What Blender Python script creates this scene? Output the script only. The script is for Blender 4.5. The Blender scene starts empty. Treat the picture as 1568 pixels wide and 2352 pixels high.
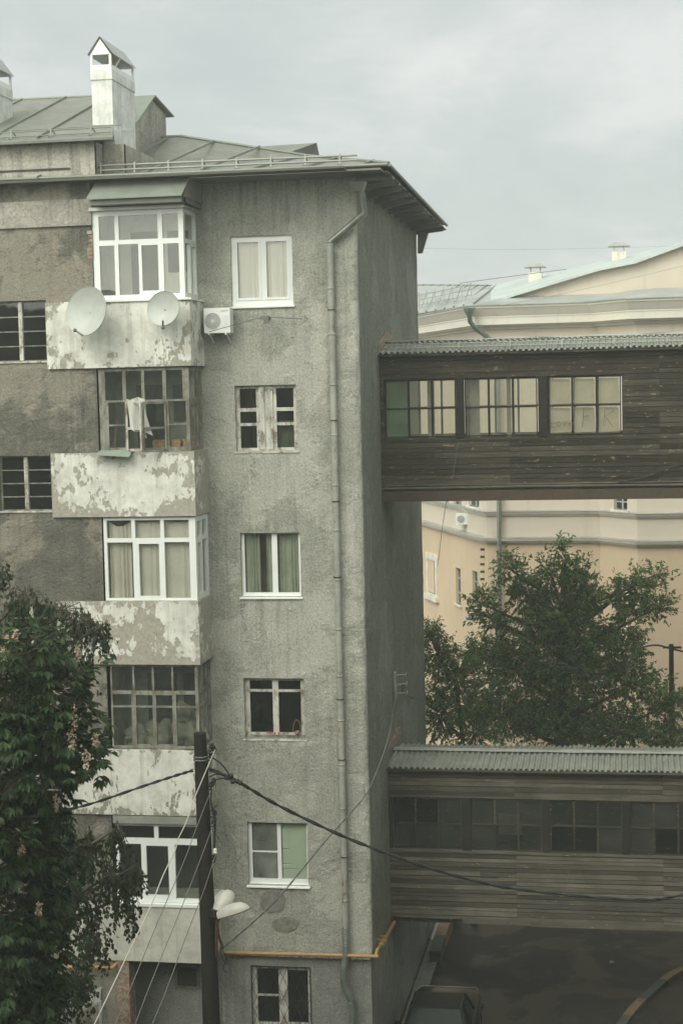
import bpy, math, random
from mathutils import Vector as V, Matrix, noise
R = math.radians
random.seed(7)
sc = bpy.context.scene
COL = sc.collection

# ---------------------------------------------------------------- camera
# world: facade of the house is the plane y = 0, x runs along it, ground is z = 0
FPX, PIT, ROL, YAW = 3771.6, .07332, -.0228, .16972
CAM = V((0, -34, 15.2))
fwd = V((-math.sin(YAW)*math.cos(PIT), math.cos(YAW)*math.cos(PIT), -math.sin(PIT)))
rt0 = V((math.cos(YAW), math.sin(YAW), 0)); up0 = rt0.cross(fwd)
rt = math.cos(ROL)*rt0 + math.sin(ROL)*up0
up = -math.sin(ROL)*rt0 + math.cos(ROL)*up0
cd = bpy.data.cameras.new('camera'); cam = bpy.data.objects.new('camera', cd); COL.objects.link(cam)
M = Matrix((rt, up, -fwd)).transposed().to_4x4(); M.translation = CAM; cam.matrix_world = M
cd.sensor_fit = 'HORIZONTAL'; cd.sensor_width = 24; cd.lens = 24*FPX/1568
cd.clip_start = .1; cd.clip_end = 3000
sc.camera = cam
def ray(u, v): return fwd + rt*((u-784)/FPX) - up*((v-1176)/FPX)   # survey of the photo (1568 x 2352 grid)
def atY(u, v, y=0): d = ray(u, v); return CAM + d*((y-CAM.y)/d.y)
def atX(u, v, x): d = ray(u, v); return CAM + d*((x-CAM.x)/d.x)
def atZ(u, v, z=0): d = ray(u, v); return CAM + d*((z-CAM.z)/d.z)

# ---------------------------------------------------------------- light, sky, exposure
SUN_EL, SUN_DIR = R(41), V((-.42, -.9, 0)).normalized()
sdir = V((SUN_DIR.x*math.cos(SUN_EL), SUN_DIR.y*math.cos(SUN_EL), math.sin(SUN_EL)))
w = bpy.data.worlds.new('World'); sc.world = w; w.use_nodes = True
nt = w.node_tree; nt.nodes.clear()
def N(nt, t, **k):
    n = nt.nodes.new(t)
    for a, b in k.items():
        if a.startswith('i_'):
            n.inputs[int(a[2:]) if a[2:].isdigit() else a[2:].replace('_', ' ')].default_value = b
        else: setattr(n, a, b)
    return n
def L(nt, a, b): nt.links.new(a, b)
def ramp(nt, fac, stops, interp='LINEAR'):
    r = nt.nodes.new('ShaderNodeValToRGB'); r.color_ramp.interpolation = interp
    e = r.color_ramp.elements
    while len(e) > 1: e.remove(e[-1])
    for i, (p, c) in enumerate(stops):
        x = e[0] if i == 0 else e.new(p)
        x.position = p; x.color = (c, c, c, 1) if isinstance(c, (int, float)) else (*c, 1)
    L(nt, fac, r.inputs[0]); return r.outputs[0]
def math_(nt, op, a, b=0., c=0.):
    n = nt.nodes.new('ShaderNodeMath'); n.operation = op
    for i, x in enumerate((a, b, c)):
        if isinstance(x, (int, float)): n.inputs[i].default_value = x
        else: L(nt, x, n.inputs[i])
    return n.outputs[0]
def mixc(nt, f, a, b, blend='MIX'):
    n = nt.nodes.new('ShaderNodeMix'); n.data_type = 'RGBA'; n.blend_type = blend
    for i, x in ((0, f), (6, a), (7, b)):
        if isinstance(x, (int, float)): n.inputs[i].default_value = x
        elif isinstance(x, tuple): n.inputs[i].default_value = (*x, 1)
        else: L(nt, x, n.inputs[i])
    return n.outputs[2]
sky = N(nt, 'ShaderNodeTexSky', sky_type='NISHITA', sun_disc=False, sun_elevation=SUN_EL,
        sun_rotation=math.atan2(SUN_DIR.x, SUN_DIR.y))
tc = N(nt, 'ShaderNodeTexCoord')
mp = N(nt, 'ShaderNodeMapping'); mp.inputs['Scale'].default_value = (1, 1, 2.2); mp.inputs['Location'].default_value = (.35, .1, .43)
L(nt, tc.outputs['Generated'], mp.inputs[0])
n1 = N(nt, 'ShaderNodeTexNoise', i_Scale=5.5, i_Detail=8., i_Roughness=.56, i_Distortion=.25); L(nt, mp.outputs[0], n1.inputs['Vector'])
n2 = N(nt, 'ShaderNodeTexNoise', i_Scale=2.0, i_Detail=3.); L(nt, mp.outputs[0], n2.inputs['Vector'])
clo = ramp(nt, n1.outputs['Fac'], [(.38, (5.8, 6.4, 6.2)), (.5, (6.8, 7.3, 7.0)), (.62, (9.2, 9.2, 8.9))])
clo = mixc(nt, .4, clo, ramp(nt, n2.outputs['Fac'], [(.3, (5.7, 6.3, 6.1)), (.7, (8.2, 8.4, 8.1))]))
dt = N(nt, 'ShaderNodeVectorMath', operation='DOT_PRODUCT'); L(nt, tc.outputs['Generated'], dt.inputs[0]); dt.inputs[1].default_value = sdir
glow = ramp(nt, math_(nt, 'MULTIPLY_ADD', dt.outputs['Value'], .5, .5), [(.5, 1.), (.75, (1.9, 1.86, 1.72)), (.93, (3.7, 3.58, 3.2)), (1., (4.6, 4.4, 3.8))])
clo = mixc(nt, 1., clo, glow, 'MULTIPLY')
allc = mixc(nt, .9, sky.outputs[0], clo)
bg = N(nt, 'ShaderNodeBackground', i_Strength=.1); L(nt, allc, bg.inputs[0])
wo = N(nt, 'ShaderNodeOutputWorld'); L(nt, bg.outputs[0], wo.inputs[0])
sd = bpy.data.lights.new('sun', 'SUN'); sd.energy = 1.3; sd.angle = R(30); sd.color = (1, .965, .90)
so = bpy.data.objects.new('sun', sd); COL.objects.link(so); so.rotation_euler = sdir.to_track_quat('Z', 'Y').to_euler(); so.location = (0, 0, 60)
sc.view_settings.view_transform = 'Standard'; sc.view_settings.look = 'None'; sc.view_settings.exposure = 0; sc.view_settings.gamma = 1
sc.cycles.max_bounces = 7; sc.cycles.transparent_max_bounces = 16; sc.cycles.use_denoising = True
sc.cycles.diffuse_bounces = 4; sc.cycles.glossy_bounces = 3; sc.cycles.caustics_reflective = False; sc.cycles.caustics_refractive = False

# ---------------------------------------------------------------- materials
def newmat(name):
    m = bpy.data.materials.new(name); m.use_nodes = True; nt = m.node_tree; nt.nodes.clear()
    o = N(nt, 'ShaderNodeOutputMaterial'); b = N(nt, 'ShaderNodeBsdfPrincipled'); L(nt, b.outputs[0], o.inputs[0])
    t = N(nt, 'ShaderNodeTexCoord')
    return m, nt, b, t.outputs['Object'], o
def nz(nt, co, scale, detail=4., rough=.55, sc3=None, loc=None, dist=0.):
    if sc3 or loc:
        p = N(nt, 'ShaderNodeMapping'); p.inputs['Scale'].default_value = sc3 or (1, 1, 1); p.inputs['Location'].default_value = loc or (0, 0, 0)
        L(nt, co, p.inputs[0]); co = p.outputs[0]
    n = N(nt, 'ShaderNodeTexNoise', i_Scale=float(scale), i_Detail=float(detail), i_Roughness=rough, i_Distortion=dist)
    L(nt, co, n.inputs['Vector']); return n.outputs['Fac']
def bump(nt, b, h, dist, strength=1.):
    n = N(nt, 'ShaderNodeBump', i_Strength=strength, i_Distance=dist); L(nt, h, n.inputs['Height']); L(nt, n.outputs[0], b.inputs['Normal'])
def setb(b, rough=.8, metal=0., spec=.3):
    b.inputs['Roughness'].default_value = rough; b.inputs['Metallic'].default_value = metal; b.inputs['Specular IOR Level'].default_value = spec
def plain(name, c, rough=.6, metal=0., var=.12, scale=6., bmp=0., spec=.4):
    m, nt, b, co, o = newmat(name); setb(b, rough, metal, spec)
    f = nz(nt, co, scale, 5)
    lo = tuple(x*(1-var) for x in c); hi = tuple(min(1, x*(1+var)) for x in c)
    L(nt, ramp(nt, f, [(.3, lo), (.7, hi)]), b.inputs['Base Color'])
    if bmp: bump(nt, b, nz(nt, co, scale*6, 4), bmp)
    return m
def stucco(name, base, patch, dark, coarse=1., amount=.5, streak=.5, loc=(0, 0, 0), bmp=.035, patchmix=.55, sills=False):
    m, nt, b, co, o = newmat(name); setb(b, .95, 0, .1)
    big = nz(nt, co, .5, 7, .62, loc=loc, dist=.15)
    vo = N(nt, 'ShaderNodeTexVoronoi', feature='DISTANCE_TO_EDGE', i_Scale=.8)
    ds = N(nt, 'ShaderNodeVectorMath', operation='MULTIPLY_ADD'); nv = N(nt, 'ShaderNodeTexNoise', i_Scale=1.9, i_Detail=6.); L(nt, co, nv.inputs['Vector'])
    L(nt, nv.outputs['Color'], ds.inputs[0]); ds.inputs[1].default_value = (1.6, 1.6, 1.6); L(nt, co, ds.inputs[2]); L(nt, ds.outputs[0], vo.inputs['Vector'])
    crack = math_(nt, 'MULTIPLY', ramp(nt, vo.outputs['Distance'], [(0, 1.), (.012, 0.)]), ramp(nt, nz(nt, co, .7, 3, loc=(9, 9, 9)), [(.52, 0.), (.6, .7)]))
    med = nz(nt, co, 2.6, 6, .6, loc=loc)
    fine = nz(nt, co, 22*coarse, 6, .72)
    fine2 = nz(nt, co, 9*coarse, 5, .65)
    st = nz(nt, co, 1., 5, .6, sc3=(7, 7, .35))
    smooth = ramp(nt, big, [(.525-amount*.06, 0.), (.575-amount*.06, 1.)])           # trowelled repair patches
    c = mixc(nt, ramp(nt, med, [(.3, 0.), (.7, 1.)]), base, dark)
    c = mixc(nt, math_(nt, 'MULTIPLY', smooth, patchmix), c, patch)
    c = mixc(nt, math_(nt, 'MULTIPLY', math_(nt, 'MULTIPLY', ramp(nt, st, [(.48, 0.), (.66, 1.)]), ramp(nt, nz(nt, co, .4, 3, loc=(4, 4, 1)), [(.4, .15), (.6, 1.)])), streak*1.5), c, tuple(x*.6 for x in dark))
    c = mixc(nt, .85, c, ramp(nt, fine, [(.33, .58), (.5, .95), (.68, 1.28)]), 'MULTIPLY')
    if sills:                                           # run-off stains under the window sills
        sx = N(nt, 'ShaderNodeSeparateXYZ'); L(nt, co, sx.inputs[0])
        fz = math_(nt, 'FRACT', math_(nt, 'MULTIPLY_ADD', sx.outputs['Z'], 1/3.122, -1.37/3.122+1))
        mk = math_(nt, 'MULTIPLY', ramp(nt, fz, [(.58, 0.), (.95, 1.), (.99, 1.), (1., 0.)]), ramp(nt, math_(nt, 'MULTIPLY_ADD', sx.outputs['X'], .25, 0.), [(.20, 0.), (.24, 1.), (.57, 1.), (.62, 0.)]))
        mk = math_(nt, 'MULTIPLY', mk, ramp(nt, nz(nt, co, 1., 6, .7, sc3=(14, 14, .7)), [(.44, 0.), (.66, .5)]))
        c = mixc(nt, mk, c, tuple(x*.62 for x in dark))
    c = mixc(nt, crack, c, tuple(x*.3 for x in dark))
    L(nt, c, b.inputs['Base Color'])
    h = math_(nt, 'ADD', fine, math_(nt, 'MULTIPLY', fine2, 1.3))
    h = math_(nt, 'MULTIPLY', h, math_(nt, 'MULTIPLY_ADD', smooth, -.5, 1.))
    h = math_(nt, 'ADD', h, math_(nt, 'MULTIPLY', big, .3))
    bump(nt, b, h, bmp)
    return m
def render_(name, c):
    m, nt, b, co, o = newmat(name); setb(b, .9, 0, .1)
    k = ramp(nt, nz(nt, co, .45, 6, .6), [(.3, tuple(x*.9 for x in c)), (.65, c)])
    st = ramp(nt, nz(nt, co, 1., 6, .65, sc3=(2.5, 2.5, .25)), [(.55, 0.), (.8, .45)])
    L(nt, mixc(nt, st, k, tuple(x*.6 for x in c)), b.inputs['Base Color']); bump(nt, b, nz(nt, co, 12, 4), .006); return m
def peel(name, paint, under, thr=.5, loc=(0, 0, 0), scale=1.6, sc3=(1, 1, 1), edge=.012, rust=0., bmp=.006, rough=.75, zr=None):
    m, nt, b, co, o = newmat(name); setb(b, rough, 0, .25)
    a = nz(nt, co, scale, 9, .66, sc3=sc3, loc=loc, dist=.35)
    sm = nz(nt, co, scale*4, 6, .6, loc=loc)
    fn = nz(nt, co, scale*9, 7, .72, sc3=(1, 1, .6), loc=loc)
    f = math_(nt, 'ADD', math_(nt, 'MULTIPLY', a, .55), math_(nt, 'ADD', math_(nt, 'MULTIPLY', sm, .15), math_(nt, 'MULTIPLY', fn, .3)))
    if zr:
        sx = N(nt, 'ShaderNodeSeparateXYZ'); L(nt, co, sx.inputs[0]); h_ = zr[1]-zr[0]
        f = math_(nt, 'ADD', f, ramp(nt, math_(nt, 'MULTIPLY_ADD', sx.outputs['Z'], 1/h_, -zr[0]/h_), [(0, .07), (.14, .012), (.5, 0.), (.9, .0), (1, .05)]))
        f = math_(nt, 'ADD', f, ramp(nt, math_(nt, 'MULTIPLY_ADD', sx.outputs['X'], 1/3.09, 2.77/3.09), [(0, .06), (.12, .02), (.3, 0.), (.85, 0.), (1, .045)]))
    k = ramp(nt, f, [(thr-edge, 0.), (thr+edge, 1.)])
    pv = ramp(nt, nz(nt, co, 3., 9, .7, loc=loc), [(.36, tuple(x*.72 for x in paint)), (.6, paint)])
    st = ramp(nt, nz(nt, co, 1., 6, .6, sc3=(9, 9, .5), loc=loc), [(.5, 0.), (.8, .5)])
    pv = mixc(nt, st, pv, tuple(x*.55 for x in under) if not rust else (.32, .16, .07))
    uv = ramp(nt, nz(nt, co, 14., 6, .7), [(.3, tuple(x*.72 for x in under)), (.7, tuple(x*1.2 for x in under))])
    L(nt, mixc(nt, k, pv, uv), b.inputs['Base Color'])
    bump(nt, b, math_(nt, 'MULTIPLY_ADD', k, -1., math_(nt, 'MULTIPLY', nz(nt, co, 30, 4), .25)), bmp)
    return m
def wood(name, dark, light, rough=.85, wear=.0, grey=None):
    m, nt, b, co, o = newmat(name); setb(b, rough, 0, .2)
    g = N(nt, 'ShaderNodeNewGeometry')
    off = N(nt, 'ShaderNodeVectorMath', operation='ADD'); L(nt, co, off.inputs[0])
    sp = N(nt, 'ShaderNodeVectorMath', operation='SCALE', i_Scale=37.); sp.inputs[0].default_value = (1, .3, .2); L(nt, g.outputs['Random Per Island'], sp.inputs['Scale'])
    s2 = N(nt, 'ShaderNodeVectorMath', operation='SCALE'); s2.inputs[0].default_value = (40, 11, 7); L(nt, g.outputs['Random Per Island'], s2.inputs['Scale'])
    L(nt, s2.outputs[0], off.inputs[1]); q = off.outputs[0]
    gr = nz(nt, q, 1., 7, .68, sc3=(1.6, 30, 45), dist=.4)
    isl = math_(nt, 'MULTIPLY_ADD', g.outputs['Random Per Island'], .5, .72)
    c = ramp(nt, gr, [(.28, dark), (.72, light)])
    c = mixc(nt, 1., c, isl, 'MULTIPLY') if False else mixc(nt, 1., c, ramp(nt, g.outputs['Random Per Island'], [(0, .5), (1, 1.55)]), 'MULTIPLY')
    pt = nz(nt, co, 1.3, 5, .6)
    c = mixc(nt, math_(nt, 'MULTIPLY', ramp(nt, pt, [(.42, 0.), (.7, 1.)]), .45), c, tuple(x*.5 for x in dark))
    if wear:
        kn = nz(nt, q, 1., 5, .6, sc3=(5.5, 18, 16))
        c = mixc(nt, ramp(nt, kn, [(.67-wear*.05, 0.), (.69, 1.)]), c, (.27, .20, .12))
    L(nt, c, b.inputs['Base Color'])
    bump(nt, b, gr, .006)
    return m
def glass(name, tint=(.5, .55, .5), dirt=.12, refl=1.0, dirtcol=(.45, .46, .42)):
    m = bpy.data.materials.new(name); m.use_nodes = True; nt = m.node_tree; nt.nodes.clear()
    o = N(nt, 'ShaderNodeOutputMaterial'); t = N(nt, 'ShaderNodeTexCoord')
    tr = N(nt, 'ShaderNodeBsdfTransparent'); tr.inputs[0].default_value = (*tint, 1)
    gl = N(nt, 'ShaderNodeBsdfGlossy'); gl.inputs['Roughness'].default_value = .03; gl.inputs[0].default_value = (refl, refl, refl, 1)
    b1 = N(nt, 'ShaderNodeBump', i_Strength=.25, i_Distance=.01); L(nt, nz(nt, t.outputs['Object'], 1.7, 2), b1.inputs['Height']); L(nt, b1.outputs[0], gl.inputs['Normal'])
    df = N(nt, 'ShaderNodeBsdfDiffuse'); df.inputs[0].default_value = (*dirtcol, 1)
    fr = N(nt, 'ShaderNodeFresnel'); gg = N(nt, 'ShaderNodeNewGeometry'); L(nt, math_(nt, 'MULTIPLY_ADD', gg.outputs['Backfacing'], -.8333, 1.5), fr.inputs[0])
    f = math_(nt, 'MULTIPLY_ADD', fr.outputs[0], 1.5, .05)
    mx = N(nt, 'ShaderNodeMixShader'); L(nt, f, mx.inputs[0]); L(nt, tr.outputs[0], mx.inputs[1]); L(nt, gl.outputs[0], mx.inputs[2])
    m2 = N(nt, 'ShaderNodeMixShader'); L(nt, mx.outputs[0], m2.inputs[1]); L(nt, df.outputs[0], m2.inputs[2])
    L(nt, math_(nt, 'MULTIPLY', ramp(nt, nz(nt, t.outputs['Object'], 2.2, 5), [(.3, .5), (.75, 1.5)]), dirt), m2.inputs[0])
    L(nt, m2.outputs[0], o.inputs[0]); return m
def leafmat(name, dark, light, trans=.25):
    m = bpy.data.materials.new(name); m.use_nodes = True; nt = m.node_tree; nt.nodes.clear()
    o = N(nt, 'ShaderNodeOutputMaterial'); g = N(nt, 'ShaderNodeNewGeometry'); t = N(nt, 'ShaderNodeTexCoord')
    c = ramp(nt, g.outputs['Random Per Island'], [(0, dark), (.8, light), (1, tuple(x*1.3 for x in light))])
    c = mixc(nt, .6, c, ramp(nt, nz(nt, t.outputs['Object'], 1.1, 3), [(.35, .6), (.65, 1.25)]), 'MULTIPLY')
    p = N(nt, 'ShaderNodeBsdfPrincipled'); setb(p, .55, 0, .35); L(nt, c, p.inputs['Base Color'])
    tl = N(nt, 'ShaderNodeBsdfTranslucent'); L(nt, c, tl.inputs[0])
    mx = N(nt, 'ShaderNodeMixShader'); mx.inputs[0].default_value = trans
    L(nt, p.outputs[0], mx.inputs[1]); L(nt, tl.outputs[0], mx.inputs[2]); L(nt, mx.outputs[0], o.inputs[0]); return m

MAT = dict(
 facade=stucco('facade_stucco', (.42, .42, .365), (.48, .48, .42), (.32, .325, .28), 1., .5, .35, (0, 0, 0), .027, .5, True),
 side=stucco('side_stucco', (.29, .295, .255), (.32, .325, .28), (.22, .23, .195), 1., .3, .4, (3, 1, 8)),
 wing=stucco('pebbledash', (.245, .24, .20), (.33, .30, .245), (.165, .162, .138), 1.5, .9, .45, (11, 5, 2), .05, .75),
 band=stucco('smooth_render', (.42, .40, .35), (.5, .48, .42), (.3, .28, .25), .8, .6, .5, (2, 5, 2), .015),
 plinth=stucco('plinth_render', (.28, .285, .26), (.33, .335, .30), (.22, .225, .205), 1.2, .4, .4, (8, 1, 1), .015),
 peel1=peel('peeling_paint_light', (.76, .76, .69), (.36, .34, .28), .57, (1, 0, 4), 1.7, zr=(15.8, 17.18), edge=.006),
 peel2=peel('peeling_paint_heavy', (.76, .76, .69), (.38, .36, .30), .522, (6, 0, 9), 1.3, zr=(12.7, 14.04), edge=.006),
 peel3=peel('peeling_paint_mixed', (.75, .75, .68), (.38, .36, .30), .532, (16, 2, 3), 1.1, zr=(9.59, 10.92), edge=.006),
 peel4=peel('peeling_paint_streaked', (.74, .74, .67), (.30, .29, .24), .565, (3, 7, 6), 1.5, (1.6, 1.6, .8), edge=.006, zr=(6.38, 7.77)),
 peel5=peel('smooth_cream_paint', (.58, .57, .50), (.40, .37, .31), .70, (8, 3, 3)),
 pvc=plain('white_plastic', (.78, .80, .78), .35, 0, .03, 3),
 oldwhite=peel('flaking_white_wood', (.62, .61, .55), (.22, .17, .12), .54, (0, 0, 0), 7, (1, 1, .5), .03),
 oldgrey=peel('weathered_grey_wood', (.31, .31, .27), (.15, .13, .10), .52, (2, 0, 0), 7, (1, 1, .4), .05),
 pane=glass('window_glass', (.93, .95, .92), .03),
 dusty=glass('dusty_glass', (.78, .76, .68), .17, .8, (.6, .57, .48)), lampshade=plain('lamp_enamel', (.42, .41, .37), .4, 0, .08, 12),
 baypane=glass('balcony_glass', (.78, .82, .77), .07, .9, (.25, .27, .23)), dim=glass('dim_glass', (.45, .48, .45), .03, .7, (.2, .21, .18)), grimy=glass('grimy_glass', (.35, .37, .33), .16, .7, (.2, .21, .18)),
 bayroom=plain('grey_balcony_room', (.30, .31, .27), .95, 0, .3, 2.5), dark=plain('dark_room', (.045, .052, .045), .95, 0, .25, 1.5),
 paleroom=plain('pale_room', (.6, .6, .53), .95, 0, .2, 1.5),
 roof=peel('green_roof_sheet', (.205, .213, .188), (.155, .163, .142), .62, (1, 1, 1), .9, (1, 1, 1), .15, 0, .003, .5),
 metal=plain('green_grey_metal', (.20, .225, .19), .45, .25, .12, 2.5),
 palemetal=plain('pale_galvanised_metal', (.43, .44, .40), .4, .5, .15, 3),
 lightroof=plain('pale_green_roof_metal', (.50, .56, .53), .4, .3, .14, .8),
 greyroof=plain('grey_roof_metal', (.40, .42, .41), .42, .4, .25, .6),
 corr=peel('corrugated_sheet', (.29, .305, .265), (.19, .20, .17), .56, (1, 4, 1), 1.2, (1, 1, 1), .12, 0, .003, .5),
 soffit=wood('soffit_boards', (.16, .155, .14), (.26, .25, .225)),
 darkwood=wood('dark_bridge_boards', (.021, .019, .015), (.082, .068, .050), .8, 1.),
 greywood=wood('grey_bridge_boards', (.05, .046, .038), (.16, .143, .112), .9, .25),
 post=wood('tarred_post', (.014, .013, .012), (.034, .030, .026)),
 rustbeam=peel('rusty_beam', (.065, .06, .05), (.085, .052, .032), .5, (0, 0, 0), 3, (.5, 1, 1), .1),
 brick=peel('broken_brick', (.30, .14, .095), (.36, .32, .26), .49, (3, 3, 3), 9, (1, 1, 1), .03),
 white=peel('whitewash', (.76, .77, .74), (.55, .53, .48), .66, (3, 0, 3), 1.5),
 yellow=render_('cream_render', (.67, .53, .38)),
 cream=render_('pale_cream_render', (.67, .595, .50)),
 cornice=render_('cornice_paint', (.80, .76, .67)), trim=peel('white_cornice', (.80, .77, .68), (.46, .42, .35), .66, (1, 8, 3), 1.2),
 pipe=peel('grey_pipe', (.36, .37, .325), (.22, .11, .075), .585, (5, 5, 1), 2.0, (3, 3, .6), .02, 0, .002, .45),
 zinc=plain('zinc_pipe', (.27, .30, .265), .35, .6, .2, 6),
 gas=plain('ochre_pipe_paint', (.38, .23, .09), .5, 0, .15, 9),
 black=plain('black_rubber', (.02, .022, .02), .5, 0, .2, 4),
 cable_white=plain('pale_cable', (.44, .42, .36), .6, 0, .1, 9),
 wire=plain('grey_wire', (.14, .14, .13), .6, 0, .1, 9),
 rust=plain('rusty_iron', (.09, .052, .038), .8, .2, .4, 14),
 ceramic=plain('white_ceramic', (.7, .68, .62), .25, 0, .05, 9),
 asphalt=None, bark=wood('bark', (.05, .042, .033), (.13, .11, .085)),
 chestnut=leafmat('chestnut_leaf', (.011, .028, .008), (.032, .070, .017)),
 birch=leafmat('birch_leaf', (.012, .026, .009), (.032, .060, .019)),
 maple=leafmat('box_elder_leaf', (.045, .095, .024), (.15, .25, .07), .45),
 blossom=leafmat('blossom', (.35, .26, .18), (.6, .5, .38)),
 cloth=plain('white_cloth', (.52, .51, .46), .9, 0, .06, 5), curtain=plain('beige_curtain', (.56, .53, .46), .95, 0, .08, 2),
 gcurtain=plain('grey_green_curtain', (.32, .35, .275), .95, 0, .15, 3), blind=plain('green_blind', (.46, .55, .42), .7, 0, .05, 3),
 netting=glass('insect_screen', (.5, .5, .46), .6, .3, (.26, .27, .24)),
 carpaint=plain('dark_car_paint', (.008, .010, .010), .28, .0, .1, 3, spec=.12),
 carglass=plain('car_glass', (.012, .018, .018), .12, 0, .1, 3, spec=.18),
 red=plain('red_petals', (.5, .05, .05), .6), green=plain('green_paint', (.015, .22, .09), .5, 0, .3, 3),
 wicker=plain('wicker', (.28, .17, .09), .8, 0, .3, 30), paper=plain('stacked_boards', (.55, .32, .18), .8, 0, .35, 12),
 bag=plain('pale_sack', (.33, .32, .26), .8, 0, .2, 4), tin=plain('green_tin', (.28, .34, .28), .5, .2, .1, 4),
 kyellow=plain('yellow_kerb_paint', (.20, .14, .08), .8, 0, .25, 6), papersheet=plain('yellowed_paper', (.60, .57, .48), .9, 0, .12, 3), stain=plain('damp_patch', (.19, .19, .16), .95, 0, .3, 12, .004), dish=plain('dish_enamel', (.41, .43, .40), .45, 0, .08, 4), railmetal=plain('dull_rail_metal', (.30, .31, .28), .5, .3, .1, 4), skywire=plain('pale_grey_wire', (.3, .31, .3), .6),
 kgreen=plain('green_kerb_paint', (.06, .075, .058), .8, 0, .25, 6),
 plate=plain('grey_plastic', (.35, .36, .35), .5), snow=plain('pale_scrap', (.6, .62, .62), .4))
def asphalt():
    m, nt, b, co, o = newmat('asphalt')
    a = nz(nt, co, .35, 6, .6, dist=.5); f = nz(nt, co, 30, 5, .7)
    wet = ramp(nt, a, [(.47, 0.), (.55, 1.)])
    c = mixc(nt, wet, (.008, .0085, .007), (.028, .025, .021))
    c = mixc(nt, .6, c, ramp(nt, f, [(.3, .6), (.7, 1.4)]), 'MULTIPLY')
    L(nt, c, b.inputs['Base Color']); setb(b, .8, 0, .3)
    L(nt, ramp(nt, a, [(.47, .45), (.55, .9)]), b.inputs['Roughness']); bump(nt, b, f, .006)
    return m
MAT['asphalt'] = asphalt()

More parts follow.
